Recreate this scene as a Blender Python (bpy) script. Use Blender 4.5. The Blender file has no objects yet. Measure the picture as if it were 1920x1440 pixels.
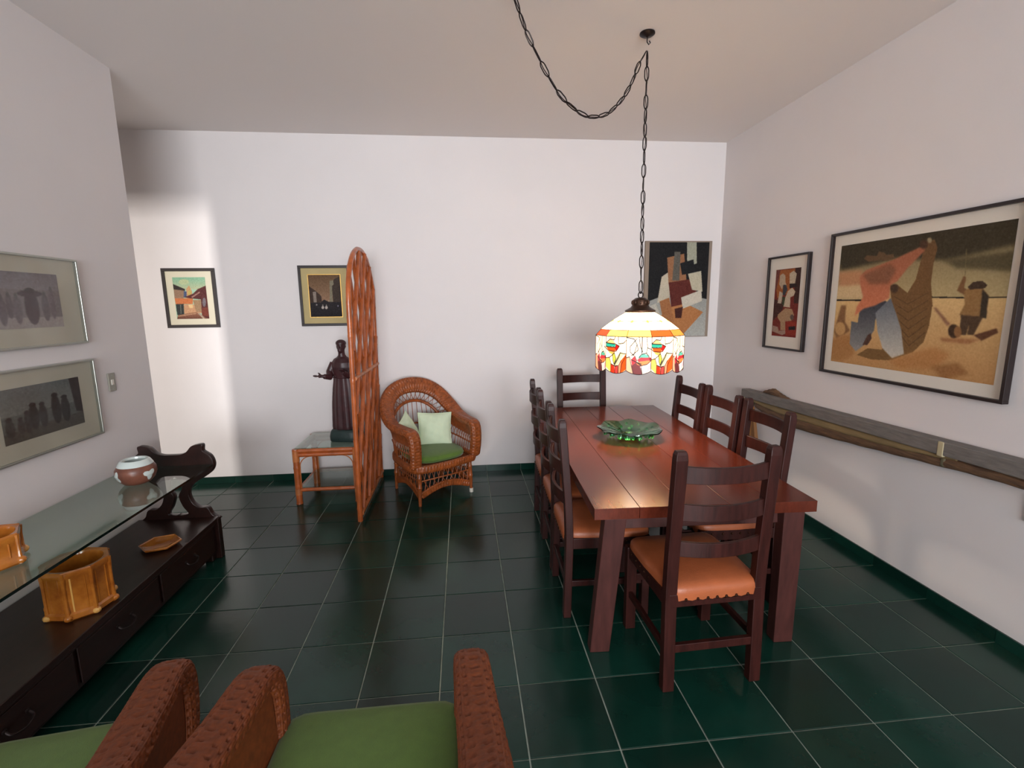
import bpy, bmesh, math, random
import numpy as np
from mathutils import Vector, Matrix
random.seed(7); np.random.seed(7)
PI = math.pi
SC = bpy.context.scene
COL = SC.collection
S = 0.33                       # tile module in metres
TY = 0.3398                    # tile pitch in depth
XR, XL, YF, H = 2.9145, -1.6123, 1.6596, 3.0231
YL = 0.5974                    # where the left wall ends
XH, YB = -3.1, -7.5            # hallway wall, wall behind the camera

# ------------------------------------------------------------ camera
cam_d = bpy.data.cameras.new('camera'); cam = bpy.data.objects.new('camera', cam_d); COL.objects.link(cam)
cam_d.sensor_fit = 'HORIZONTAL'; cam_d.sensor_width = 36; cam_d.lens = 901.29 / 1920 * 36; cam_d.clip_start = 0.02
def cam_rot(yaw, pitch, roll):
    cy, sy = math.cos(yaw), math.sin(yaw); cp, sp = math.cos(pitch), math.sin(pitch); cr, sr = math.cos(roll), math.sin(roll)
    Rz = np.array([[cy, sy, 0], [-sy, cy, 0], [0, 0, 1]]); A = np.array([[1, 0, 0], [0, 0, -1], [0, 1, 0]])
    Rx = np.array([[1, 0, 0], [0, cp, -sp], [0, sp, cp]]); Rr = np.array([[cr, -sr, 0], [sr, cr, 0], [0, 0, 1]])
    return Rr @ Rx @ A @ Rz
R = cam_rot(-.0999, .1629, -.0120)
M4 = Matrix(((R[0][0], -R[1][0], -R[2][0], 1.4171 * S), (R[0][1], -R[1][1], -R[2][1], -8.5046 * S),
             (R[0][2], -R[1][2], -R[2][2], 4.7952 * S), (0, 0, 0, 1)))
cam.matrix_world = M4
SC.camera = cam

# ------------------------------------------------------------ world, lights, exposure
w = bpy.data.worlds.new('world'); SC.world = w; w.use_nodes = True
bg = w.node_tree.nodes['Background']; bg.inputs[0].default_value = (.80, .90, 1.0, 1); bg.inputs[1].default_value = 1.3
def area(name, loc, rot, sx, sy, power, col, spread=None):
    d = bpy.data.lights.new(name, 'AREA'); d.shape = 'RECTANGLE'; d.size = sx; d.size_y = sy; d.energy = power; d.color = col
    if spread: d.spread = math.radians(spread)
    o = bpy.data.objects.new(name, d); COL.objects.link(o); o.location = loc; o.rotation_euler = rot
    return o
# daylight through the big opening behind the camera and through the end of the side hall
area('daylight_window', (.6, YB + .03, 1.72), (math.radians(90), 0, 0), 3.7, 1.9, 200, (.94, .965, 1.0), 110)
area('daylight_hall', (-2.25, -4.6, 1.6), (math.radians(90), 0, 0), .5, .8, 74, (1.0, .955, .90), 100)
SC.view_settings.view_transform = 'Standard'; SC.view_settings.look = 'None'
SC.view_settings.gamma = 1; SC.view_settings.use_curve_mapping = False
SC.view_settings.exposure = 0.0

# ------------------------------------------------------------ materials
def lin(c):
    r = []
    for v in c[:3]:
        v = v / 255.; r.append(v / 12.92 if v <= .04045 else ((v + .055) / 1.055) ** 2.4)
    return (r[0], r[1], r[2], 1)
MATS = {}
def mat(name, rgb, rough=.5, metal=0, var=0, vscale=8, bump=0, bscale=40, coat=0, stretch=None, spec=.5, rnd=0, rgb2=None, trans=0, ior=1.45, emit=0, attr=None, sheen=0, emit_attr=0, tl=0):
    if name in MATS: return MATS[name]
    m = bpy.data.materials.new(name); m.use_nodes = True; nt = m.node_tree; N = nt.nodes; L = nt.links
    b = N['Principled BSDF']
    b.inputs['Roughness'].default_value = rough; b.inputs['Metallic'].default_value = metal
    b.inputs['Coat Weight'].default_value = coat; b.inputs['Coat Roughness'].default_value = .12
    b.inputs['Specular IOR Level'].default_value = spec; b.inputs['IOR'].default_value = ior
    b.inputs['Transmission Weight'].default_value = trans
    if sheen: b.inputs['Sheen Weight'].default_value = sheen
    base = lin(rgb); b.inputs['Base Color'].default_value = base
    out = None
    tc = N.new('ShaderNodeTexCoord'); mp = N.new('ShaderNodeMapping'); L.new(tc.outputs['Object'], mp.inputs[0])
    if stretch: mp.inputs['Scale'].default_value = stretch
    if attr:
        a = N.new('ShaderNodeAttribute'); a.attribute_name = attr; L.new(a.outputs['Color'], b.inputs['Base Color']); out = a.outputs['Color']
        if emit_attr:
            L.new(a.outputs['Color'], b.inputs['Emission Color']); b.inputs['Emission Strength'].default_value = emit_attr
    elif var or rgb2 or rnd:
        n = N.new('ShaderNodeTexNoise'); n.inputs['Scale'].default_value = vscale; n.inputs['Detail'].default_value = 6; n.inputs['Roughness'].default_value = .6
        L.new(mp.outputs[0], n.inputs['Vector'])
        r = N.new('ShaderNodeValToRGB'); L.new(n.outputs['Fac'], r.inputs[0])
        c2 = lin(rgb2) if rgb2 else tuple(min(1, x * (1 + var)) for x in base[:3]) + (1,)
        c1 = base if rgb2 else tuple(x * (1 - var) for x in base[:3]) + (1,)
        r.color_ramp.elements[0].position = .32; r.color_ramp.elements[1].position = .68
        r.color_ramp.elements[0].color = c1; r.color_ramp.elements[1].color = c2
        out = r.outputs[0]
        if rnd:
            oi = N.new('ShaderNodeObjectInfo'); mr = N.new('ShaderNodeMapRange'); mr.inputs[3].default_value = 1 - rnd; mr.inputs[4].default_value = 1 + rnd
            L.new(oi.outputs['Random'], mr.inputs[0]); hs = N.new('ShaderNodeHueSaturation'); L.new(mr.outputs[0], hs.inputs['Value']); L.new(out, hs.inputs['Color']); out = hs.outputs[0]
        L.new(out, b.inputs['Base Color'])
    if bump:
        n2 = N.new('ShaderNodeTexNoise'); n2.inputs['Scale'].default_value = bscale; n2.inputs['Detail'].default_value = 4; L.new(mp.outputs[0], n2.inputs['Vector'])
        bp = N.new('ShaderNodeBump'); bp.inputs['Strength'].default_value = bump; bp.inputs['Distance'].default_value = .01
        L.new(n2.outputs['Fac'], bp.inputs['Height']); L.new(bp.outputs[0], b.inputs['Normal'])
    if tl:
        t_ = N.new('ShaderNodeBsdfTranslucent'); L.new(out, t_.inputs[0]); x_ = N.new('ShaderNodeMixShader'); x_.inputs[0].default_value = tl
        L.new(b.outputs[0], x_.inputs[1]); L.new(t_.outputs[0], x_.inputs[2]); L.new(x_.outputs[0], N['Material Output'].inputs[0])
    if emit:
        b.inputs['Emission Color'].default_value = base; b.inputs['Emission Strength'].default_value = emit
    MATS[name] = m; return m
def pane_mat(name, tint, refl=.08, rough=.02, graze=.9):
    m = bpy.data.materials.new(name); m.use_nodes = True; nt = m.node_tree; N = nt.nodes; L = nt.links
    N.remove(N['Principled BSDF']); o = N['Material Output']
    t = N.new('ShaderNodeBsdfTransparent'); t.inputs[0].default_value = lin(tint)
    g = N.new('ShaderNodeBsdfGlossy'); g.inputs['Roughness'].default_value = rough; g.inputs[0].default_value = (1, 1, 1, 1)
    ge = N.new('ShaderNodeNewGeometry'); dt = N.new('ShaderNodeVectorMath'); dt.operation = 'DOT_PRODUCT'; L.new(ge.outputs['Incoming'], dt.inputs[0]); L.new(ge.outputs['Normal'], dt.inputs[1])
    ab = N.new('ShaderNodeMath'); ab.operation = 'ABSOLUTE'; L.new(dt.outputs['Value'], ab.inputs[0])
    iv = N.new('ShaderNodeMath'); iv.operation = 'SUBTRACT'; iv.inputs[0].default_value = 1; L.new(ab.outputs[0], iv.inputs[1])
    pw = N.new('ShaderNodeMath'); pw.operation = 'POWER'; pw.inputs[1].default_value = 4; L.new(iv.outputs[0], pw.inputs[0])
    mu = N.new('ShaderNodeMath'); mu.operation = 'MULTIPLY_ADD'; mu.inputs[1].default_value = graze; mu.inputs[2].default_value = refl; mu.use_clamp = True
    L.new(pw.outputs[0], mu.inputs[0]); x = N.new('ShaderNodeMixShader'); L.new(mu.outputs[0], x.inputs[0]); L.new(t.outputs[0], x.inputs[1]); L.new(g.outputs[0], x.inputs[2]); L.new(x.outputs[0], o.inputs[0])
    return m
wall_m = mat('wall_paint', (219, 213, 212), .75, bump=.035, bscale=90, var=.015, vscale=2, spec=.25)
ceil_m = mat('ceiling_paint', (230, 223, 220), .85, bump=.04, bscale=60, spec=.2)
tile_m = mat('green_tile', (13, 47, 38), .2, var=.22, vscale=3.5, bump=.05, bscale=14, rnd=.28, spec=.45)
grout_m = mat('grout', (142, 150, 138), .9, var=.3, vscale=9)
wood_d = mat('dark_red_wood', (48, 19, 15), .40, var=.35, vscale=7, stretch=(6, 6, .8), bump=.05, bscale=30, spec=.32)
wood_t = mat('table_wood', (84, 35, 22), .20, var=.22, vscale=5, stretch=(9, .7, 4), spec=.4, rnd=.10)
wood_leg = mat('leg_wood', (66, 33, 29), .45, var=.25, vscale=6, stretch=(6, 6, .8))
wood_s = mat('sideboard_wood', (38, 17, 13), .35, var=.35, vscale=6, stretch=(7, .8, 7), coat=.2)
leather = mat('tan_leather', (160, 86, 50), .42, var=.12, vscale=9, bump=.08, bscale=120)
nail_m = mat('nail', (60, 35, 22), .4, metal=.8)
wick = mat('wicker', (138, 70, 30), .42, var=.35, vscale=30, coat=.15)
wick_d = mat('wicker_foreground', (116, 56, 22), .6, var=.22, vscale=60)
ratt = mat('rattan_pole', (172, 88, 42), .35, var=.25, vscale=14, coat=.3)
ratt_n = mat('rattan_binding', (188, 112, 62), .45, var=.2, vscale=20)
green_c = mat('green_cushion', (84, 112, 42), .9, var=.08, vscale=30, bump=.15, bscale=400, sheen=.2)
pillow_m = mat('pale_green_cloth', (206, 220, 190), .9, var=.04, vscale=10, bump=.12, bscale=300)
black_f = mat('black_frame', (34, 24, 24), .4)
mat_board = mat('mat_board', (206, 198, 176), .85, var=.02)
white_board = mat('white_mat_board', (214, 206, 194), .85)
gold_m = mat('gold_slip', (200, 160, 90), .3, metal=.9)
alu = mat('aluminium_frame', (176, 180, 172), .3, metal=.8)
bronze = mat('bronze', (70, 48, 36), .38, metal=.7, var=.3, vscale=40)
iron = mat('dark_iron', (40, 30, 28), .45, metal=.6)
lead_m = mat('lead_came', (48, 44, 42), .5, metal=.5)
amber = mat('amber_glaze', (138, 70, 20), .15, rgb2=(192, 118, 44), vscale=9, coat=.5)
amber_l = mat('amber_light', (222, 168, 92), .2, coat=.5)
clay_w = mat('white_glaze', (206, 216, 212), .2, coat=.5)
clay_b = mat('brown_clay', (98, 60, 50), .35, rgb2=(132, 82, 64), vscale=10)
paint_m = mat('paint_surface', (128, 128, 128), .65, attr='pic', spec=.25)
paint_g = mat('print_surface', (128, 128, 128), .35, attr='pic', spec=.4)
glass_lamp = mat('stained_glass', (255, 240, 220), .25, attr='pic', emit_attr=.20, tl=.34)
glass_gr = mat('green_glass', (128, 212, 156), .03, trans=1, ior=1.5)
pane_g = pane_mat('clear_glass', (226, 240, 232), .05, .03)
bowl_g = pane_mat('bowl_glass', (150, 206, 168), .10, .03, .45)
pane_p = pane_mat('picture_glass', (250, 250, 250), .04, .12)
edge_g = mat('glass_edge', (8, 24, 20), .1, spec=.8)
spar_m = mat('weathered_timber', (114, 108, 103), .7, var=.22, vscale=12, stretch=(6, .8, 6), bump=.3, bscale=30)
sheath = mat('dry_brown_sheath', (72, 52, 40), .75, rgb2=(118, 88, 62), vscale=9, stretch=(8, 1, 8), bump=.4, bscale=20)
tie_m = mat('pale_cord', (178, 166, 134), .8)
flap_m = mat('tan_flap', (150, 98, 46), .7, rgb2=(176, 122, 62), vscale=6)
statue_m = mat('statue_wood', (44, 24, 26), .42, rgb2=(66, 34, 36), vscale=12)
stone_g = mat('green_stone', (28, 44, 42), .5, var=.3, vscale=20)
white_p = mat('switch_plastic', (158, 154, 142), .5)
white_w = mat('white_plastic', (214, 208, 196), .5)
bulb_m = mat('bulb', (255, 226, 180), .4, emit=14)

# ------------------------------------------------------------ mesh helpers
class MB:
    def __init__(s): s.v = []; s.f = []; s.mi = []; s.n = 0; s.cur = 0
    def add(s, V, F, T=None):
        V = np.asarray(V, float)
        if T is not None: V = V @ np.array(T)[:3, :3].T + np.array(T)[:3, 3]
        s.v.append(V)
        for f in F: s.f.append(tuple(i + s.n for i in f)); s.mi.append(s.cur)
        s.n += len(V); return s
    def box(s, x0, x1, y0, y1, z0, z1, T=None):
        V = [(x, y, z) for x in (x0, x1) for y in (y0, y1) for z in (z0, z1)]
        return s.add(V, [(0, 1, 3, 2), (4, 6, 7, 5), (0, 4, 5, 1), (2, 3, 7, 6), (0, 2, 6, 4), (1, 5, 7, 3)], T)
    def hexa(s, bot, top):
        return s.add(list(bot) + list(top), [(3, 2, 1, 0), (4, 5, 6, 7), (0, 1, 5, 4), (1, 2, 6, 5), (2, 3, 7, 6), (3, 0, 4, 7)])
    def prism(s, poly, d0, d1, axis='y', T=None):
        n = len(poly)
        def P(a, b, d): return {'y': (a, d, b), 'x': (d, a, b), 'z': (a, b, d)}[axis]
        V = [P(a, b, d0) for a, b in poly] + [P(a, b, d1) for a, b in poly]
        F = [tuple(range(n)), tuple(range(2 * n - 1, n - 1, -1))] + [(i, i + n, (i + 1) % n + n, (i + 1) % n) for i in range(n)]
        return s.add(V, F, T)
    def grid(s, G, cu=False, cv=False, capu=False):
        nu, nv = G.shape[:2]; V = G.reshape(-1, 3); F = []
        for i in range(nu - (0 if cu else 1)):
            a = i * nv; b = ((i + 1) % nu) * nv
            for j in range(nv - (0 if cv else 1)):
                k = (j + 1) % nv; F.append((a + j, b + j, b + k, a + k))
        if capu: F.append(tuple(range(nv))); F.append(tuple(range((nu - 1) * nv + nv - 1, (nu - 1) * nv - 1, -1)))
        return s.add(V, F)
    def tube(s, P, r, n=8, cap=True, closed=False):
        P = np.asarray(P, float); m = len(P)
        r = np.full(m, r) if np.isscalar(r) else np.asarray(r)
        if closed: T = np.roll(P, -1, 0) - np.roll(P, 1, 0)
        else: T = np.gradient(P, axis=0)
        T /= np.linalg.norm(T, axis=1)[:, None] + 1e-12
        up = np.array([0, 0, 1.]) if abs(T[0][2]) < .9 else np.array([1., 0, 0])
        N = np.cross(T[0], up); N /= np.linalg.norm(N); G = np.zeros((m, n, 3))
        a = np.arange(n) * 2 * PI / n
        for i in range(m):
            N = N - T[i] * (N @ T[i]); N /= np.linalg.norm(N); B = np.cross(T[i], N)
            G[i] = P[i] + r[i] * (np.cos(a)[:, None] * N + np.sin(a)[:, None] * B)
        return s.grid(G, cu=closed, cv=True, capu=cap and not closed)
    def lathe(s, prof, n=32, c=(0, 0, 0), cap=False, fn=None):
        a = np.arange(n) * 2 * PI / n; G = np.zeros((len(prof), n, 3))
        for i, (r, z) in enumerate(prof):
            rr = r * (fn(a, i) if fn else 1)
            G[i, :, 0] = c[0] + rr * np.cos(a); G[i, :, 1] = c[1] + rr * np.sin(a); G[i, :, 2] = c[2] + z
        return s.grid(G, cv=True, capu=cap)
    def ball(s, c, r, nu=10, nv=14, sc=(1, 1, 1)):
        G = np.zeros((nu, nv, 3)); a = np.arange(nv) * 2 * PI / nv
        for i in range(nu):
            t = PI * (i + .02) / (nu - 1 + .04)
            G[i, :, 0] = c[0] + r * sc[0] * math.sin(t) * np.cos(a); G[i, :, 1] = c[1] + r * sc[1] * math.sin(t) * np.sin(a); G[i, :, 2] = c[2] + r * sc[2] * math.cos(t)
        return s.grid(G, cv=True, capu=True)
    def mesh(s, name, mats, smooth=35):
        me = bpy.data.meshes.new(name)
        V = np.concatenate(s.v); me.from_pydata(V.tolist(), [], s.f)
        for m in (mats if isinstance(mats, (list, tuple)) else [mats]): me.materials.append(m)
        if max(s.mi): me.polygons.foreach_set('material_index', s.mi)
        bm = bmesh.new(); bm.from_mesh(me); bmesh.ops.recalc_face_normals(bm, faces=bm.faces); bm.to_mesh(me); bm.free()
        if smooth:
            me.shade_smooth(); me.set_sharp_from_angle(angle=math.radians(smooth))
        me.update(); return me
    def build(s, name, mats, parent=None, bevel=0, smooth=35, loc=None):
        o = bpy.data.objects.new(name, s.mesh(name, mats, smooth)); COL.objects.link(o)
        if parent: o.parent = parent
        if loc: o.location = loc
        if bevel:
            b = o.modifiers.new('b', 'BEVEL'); b.width = bevel; b.segments = 2; b.limit_method = 'ANGLE'; b.angle_limit = math.radians(40)
        return o
def empty(name, loc, rz, label, cat, group=None):
    o = bpy.data.objects.new(name, None); COL.objects.link(o); o.location = loc; o.rotation_euler = (0, 0, rz); o.empty_display_size = .1
    return tag(o, label, cat, group)
def tag(o, label, cat, group=None):
    o['label'] = label; o['category'] = cat
    if group: o['group'] = group
    return o
def struct(o): o['kind'] = 'structure'; return o
def stuff(o): o['kind'] = 'stuff'; return o
def dup(root, loc, rz, label=None, group=None):
    r = root.copy(); COL.objects.link(r); r.location = loc; r.rotation_euler = (0, 0, rz)
    if label: r['label'] = label
    if group: r['group'] = group
    for ch in list(root.children):
        c = ch.copy(); COL.objects.link(c); c.parent = r
        for g in list(ch.children):
            d = g.copy(); COL.objects.link(d); d.parent = c
    return r
def smoothpath(P, n):
    P = np.asarray(P, float); m = len(P); t = np.linspace(0, m - 1, n); out = []
    Q = np.vstack([2 * P[0] - P[1], P, 2 * P[-1] - P[-2]])
    for x in t:
        i = min(int(x), m - 2); f = x - i; p0, p1, p2, p3 = Q[i:i + 4]
        out.append(.5 * ((2 * p1) + (-p0 + p2) * f + (2 * p0 - 5 * p1 + 4 * p2 - p3) * f * f + (-p0 + 3 * p1 - 3 * p2 + p3) * f ** 3))
    return np.array(out)

# ------------------------------------------------------------ room shell
fl = struct(MB().box(XH - .1, XR + .1, YB - .1, YF + .1, -.08, -.0035).build('floor', grout_m, smooth=0))
rows = [(j * TY, (j + 1) * TY) for j in range(-9, 4)] + [(4 * TY, YF)]
cols = [(i * S, (i + 1) * S) for i in range(-9, 8)] + [(8 * S, XR)]
g_ = .0028; tmesh = {}
def tile_mesh(wx, wy):
    k = (round(wx, 3), round(wy, 3))
    if k not in tmesh:
        a, b = wx / 2 - g_, wy / 2 - g_; e = .0016
        tmesh[k] = MB().hexa([(-a, -b, -.01), (a, -b, -.01), (a, b, -.01), (-a, b, -.01)], [(-a, -b, -.0012), (a, -b, -.0012), (a, b, -.0012), (-a, b, -.0012)]).add(
            [(-a, -b, -.0012), (a, -b, -.0012), (a, b, -.0012), (-a, b, -.0012), (-a + e, -b + e, 0), (a - e, -b + e, 0), (a - e, b - e, 0), (-a + e, b - e, 0)],
            [(4, 5, 6, 7), (0, 1, 5, 4), (1, 2, 6, 5), (2, 3, 7, 6), (3, 0, 4, 7)]).mesh('tile', tile_m, 0)
    return tmesh[k]
for (x0, x1) in cols:
    for (y0, y1) in rows:
        o = bpy.data.objects.new('tile', tile_mesh(x1 - x0, y1 - y0)); COL.objects.link(o); o.parent = fl
        o.location = ((x0 + x1) / 2, (y0 + y1) / 2, 0); o.rotation_euler = (random.gauss(0, .0007), random.gauss(0, .0007), 0)
tf = MB()
for j in range(-18, -9):
    for (x0, x1) in cols: tf.box(x0 + g_, x1 - g_, j * TY + g_, (j + 1) * TY - g_, -.01, 0)
stuff(tf.build('tile_field', tile_m, fl, smooth=0))
struct(MB().box(XH - .1, XR + .1, YB - .1, YF + .1, H, H + .1).build('ceiling', ceil_m, smooth=0))
struct(MB().box(XH - .1, XR + .1, YF, YF + .1, 0, H).build('wall_back', wall_m, smooth=0))
struct(MB().box(XR, XR + .1, YB, YF, 0, H).build('wall_right', wall_m, smooth=0))
struct(MB().box(XL - .12, XL, YB, YL, 0, H).build('wall_left', wall_m, smooth=0))
struct(MB().box(XH - .1, XH, YB, YF, 0, H).build('wall_hall', wall_m, smooth=0))
fr = MB()
for b in [(XL, -1.3, 0, H), (2.5, XR, 0, H), (-1.3, 2.5, 2.7, H), (-1.3, 2.5, 0, .75)]: fr.box(b[0], b[1], YB - .1, YB, b[2], b[3])
struct(fr.build('wall_front', wall_m, smooth=0))
hb = MB()
for b in [(XH, -2.65, 0, H), (-1.85, XL - .12, 0, H), (-2.65, -1.85, 2.1, H), (-2.65, -1.85, 0, 1.1)]: hb.box(b[0], b[1], -4.8, -4.7, b[2], b[3])
struct(hb.build('wall_hall_end', wall_m, smooth=0))
struct(MB().box(XH, XL - .12, .18, .28, 2.25, H).build('trim_lintel', wall_m, smooth=0))
def baseboard(name, along, a0, a1, pos, sgn):
    # sgn: direction away from the wall
    base = MB()
    if along == 'x': base.box(a0, a1, min(pos, pos + sgn * .008), max(pos, pos + sgn * .008), 0, .059)
    else: base.box(min(pos, pos + sgn * .008), max(pos, pos + sgn * .008), a0, a1, 0, .059)
    bo = struct(base.build(name, grout_m, smooth=0))
    pit = S if along == 'x' else TY
    k = math.floor(a0 / pit)
    while k * pit < a1 - .01:
        p0, p1 = max(a0, k * pit) + .0012, min(a1, (k + 1) * pit) - .0012; q0, q1 = sorted((pos + sgn * .003, pos + sgn * .013)); t = MB()
        if along == 'x': t.box(p0, p1, q0, q1, .0005, .061)
        else: t.box(q0, q1, p0, p1, .0005, .061)
        t.build('skirting_tile', tile_m, bo, smooth=0); k += 1
baseboard('baseboard_back', 'x', XH, XR - .013, YF, -1)
baseboard('baseboard_right', 'y', -3.4, YF - .014, XR, -1)
baseboard('baseboard_left', 'y', -2.4, YL, XL, 1)

# ------------------------------------------------------------ dining table
TW, TL, TZ, TH = .98, 2.03, .73, .05
tb = empty('dining_table', (1.527, .055, 0), math.radians(-2.3), 'long reddish brown plank dining table with splayed legs under the hanging lamp', 'table')
edges = np.linspace(-TW / 2, TW / 2, 6)
for i in range(5):
    MB().box(edges[i] + .0008, edges[i + 1] - .0008, -TL / 2, TL / 2, TZ - TH, TZ).build('plank', wood_t, tb, bevel=.0012, smooth=0)
for sx in (-1, 1):
    for sy in (-1, 1):
        xt, xb = sx * .395, sx * .437; yt, yb = sy * (TL / 2 - .036), sy * (TL / 2 - .10); w_, d_ = .045, .03
        def q(x, y, z, e=0): return [(x - w_ + e, y - d_, z), (x + w_ - e, y - d_, z), (x + w_ - e, y + d_, z), (x - w_ + e, y + d_, z)]
        MB().hexa(q(xb, yb, 0), q(xt, yt, TZ - TH, -.002)).build('leg', wood_leg, tb, bevel=.003, smooth=0)
for sy in (-1, 1):
    MB().box(-.37, .37, sy * (TL / 2 - .075) - .02, sy * (TL / 2 - .075) + .02, TZ - TH - .07, TZ - TH).build('cross_rail', wood_leg, tb, bevel=.002, smooth=0)
MB().box(-.03, .03, -TL / 2 + .1, TL / 2 - .1, .60, TZ - TH).build('centre_beam', wood_leg, tb, bevel=.002, smooth=0)

# ------------------------------------------------------------ dining chairs (front is +y)
def make_chair():
    t = empty('dining_chair', (0, 0, 0), 0, 'x', 'chair')
    W, D = .20, .20
    for s in (-1, 1):
        x = s * (W - .008)
        def q(x, y, z, a=.0245, b=.019): return [(x - a, y - b, z), (x + a, y - b, z), (x + a, y + b, z), (x - a, y + b, z)]
        # rear post: leg and back upright in one timber, raked from the seat up
        m = MB(); st = [(0, -D), (.42, -D + .010), (.60, -D + .004), (1.0, -D - .028)]
        zs_ = [0, .2, .40, .46, .54, .62, .8, 1.0, 1.022, 1.036]; sh_ = [1] * 7 + [1, .93, .72]
        m.grid(np.array([q(x, np.interp(z, [p[1] if 0 else p[0] for p in st], [p[1] for p in st]), z, .0245 * k_, .019 * k_) for z, k_ in zip(zs_, sh_)]), cv=True, capu=True)
        m.build('back_post', wood_d, t, bevel=.003, smooth=0)
        MB().hexa(q(s * (W - .002), D, 0), q(s * (W - .002), D, .43)).build('leg', wood_d, t, bevel=.003, smooth=0)
        MB().box(s * (W + .002) - .009, s * (W + .002) + .009, -D, D, .17, .20).build('side_stretcher', wood_d, t, bevel=.002, smooth=0)
        MB().box(s * (W + .004) - .011, s * (W + .004) + .011, -D, D, .375, .43).build('seat_rail', wood_d, t, bevel=.002, smooth=0)
    MB().box(-W, W, -D - .010, -D + .010, .17, .205).build('rear_stretcher', wood_d, t, bevel=.002, smooth=0)
    MB().box(-W, W, D - .010, D + .010, .25, .285).build('front_stretcher', wood_d, t, bevel=.002, smooth=0)
    for y in (-D, D): MB().box(-W, W, y - .011, y + .011, .375, .43).build('seat_rail', wood_d, t, bevel=.002, smooth=0)
    for z0, z1 in ((.905, .975), (.75, .82), (.595, .66)):
        yb = -D + .004 - (z0 + z1 - 1.2) / 2 * .08; G = []
        for i in range(13):
            u = -1 + 2 * i / 12; y = yb - .038 * (1 - u * u); zt = z1 - .006 * (1 - u * u)
            G.append([(u * .185, y - .008, z0), (u * .185, y + .008, z0), (u * .185, y + .008, zt), (u * .185, y - .008, zt)])
        MB().grid(np.array(G), cv=True, capu=True).build('ladder_slat', wood_d, t, bevel=.002, smooth=35)
    # leather seat: a domed pad whose lower edge is pulled in between the nails
    nu, nv = 40, 64; G = []
    for k in range(nv):
        a = 2 * PI * k / nv; c, s_ = math.cos(a), math.sin(a); p = 9
        rr = (abs(c) ** p + abs(s_) ** p) ** (-1 / p); G.append((c * rr, s_ * rr))
    prof = [(1.0, .408), (1.008, .43), (1.0, .448), (.965, .462), (.85, .472), (.6, .479), (.3, .482), (.02, .483)]
    A = np.zeros((len(prof), nv, 3))
    for i, (r, z) in enumerate(prof):
        for k, (x, y) in enumerate(G):
            hw = .213 if y > 0 else .213 - .014 * (-y)
            wob = .006 * abs(math.sin(k * PI / 2)) if i == 0 else 0
            A[i, k] = (x * r * hw, y * r * .222 + .006, z - wob)
    seat = MB().grid(A, cv=True, capu=True).build('seat', leather, t, smooth=60)
    nm = MB()
    for k in range(0, nv, 2):
        x, y = G[k]; hw = .213 if y > 0 else .213 - .014 * (-y)
        nm.ball((x * hw * 1.006, y * .222 * 1.006 + .006, .410), .0065, 5, 7)
    n_ = stuff(nm.build('nail_heads', nail_m, seat))
    return t
ch0 = make_chair()
G8 = 'ladder-back chairs around the dining table'
seats = [
    (1.452, -.905, 2, 'ladder-back chair at the near end of the table, its back towards the viewer'),
    (1.487, 1.035, 181, 'dark ladder-back chair at the far end of the table, by the white wall'),
    (1.165, -.405, -92, 'nearest of three ladder-back chairs on the left long side of the table'),
    (1.180, .052, -92, 'middle one of three ladder-back chairs on the left long side of the table'),
    (1.195, .510, -92, 'farthest of three ladder-back chairs on the left long side of the table'),
    (1.872, -.405, 88, 'nearest of three ladder-back chairs on the right long side of the table'),
    (1.872, .050, 88, 'middle one of three ladder-back chairs on the right long side of the table'),
    (1.872, .500, 88, 'farthest of three ladder-back chairs on the right long side of the table'),
]
for i, (x, y, a, lb) in enumerate(seats):
    if i == 0: ch0.location = (x, y, 0); ch0.rotation_euler = (0, 0, math.radians(a)); ch0['label'] = lb; ch0['group'] = G8
    else: dup(ch0, (x, y, 0), math.radians(a), lb, G8)

# ------------------------------------------------------------ woven wicker helpers
def woven(mb, C, AX, NR, sec, nv, su, amp=.0016, pu=.024, pv=.007, capu=True):
    """sweep a section along curve C (n,3) with per point axes AX (width) and NR (thickness); strands run along the curve"""
    L = np.concatenate([[0], np.cumsum(np.linalg.norm(np.diff(C, axis=0), axis=1))])
    n = max(8, int(L[-1] / su)); t = np.linspace(0, L[-1], n)
    ip = lambda A: np.stack([np.interp(t, L, A[:, k]) for k in range(3)], 1)
    C2, A2, N2 = ip(C), ip(AX), ip(NR)
    G = np.zeros((n, nv, 3))
    v = np.arange(nv) / nv
    for i in range(n):
        w, h = sec(t[i] / L[-1])
        a = 2 * PI * v; cx = np.sign(np.cos(a)) * np.abs(np.cos(a)) ** .62; cy = np.sign(np.sin(a)) * np.abs(np.sin(a)) ** .62
        per = 2.6 * (w + h); vv = v * per; row = np.floor(vv / pv)
        ridge = np.abs(np.sin(PI * vv / pv)) ** .6
        ph = (t[i] / pu + .37 * (row % 3)) % 1.0
        dip = np.exp(-((ph - .5) / .13) ** 2) * ((row % 2) == 0)
        d = amp * (ridge * 1.0 - dip * 4.5 + .15 * math.sin(2 * PI * t[i] / .011))
        ex = max(0, 1 - min(t[i], L[-1] - t[i]) / (h * 1.2)); k = math.sqrt(max(.02, 1 - ex * ex))
        G[i] = C2[i] + ((w * k + d) * cx)[:, None] * A2[i] + ((h * k + d) * cy)[:, None] * N2[i]
    mb.grid(G, cv=True, capu=capu)
def norm(v): v = np.asarray(v, float); return v / np.linalg.norm(v)
def frames(C, AX):
    T = np.gradient(C, axis=0); T /= np.linalg.norm(T, axis=1)[:, None]
    A = np.array([norm(a - t * (a @ t)) for a, t in zip(AX, T)]); N = np.cross(A, T); return A, N
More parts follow.
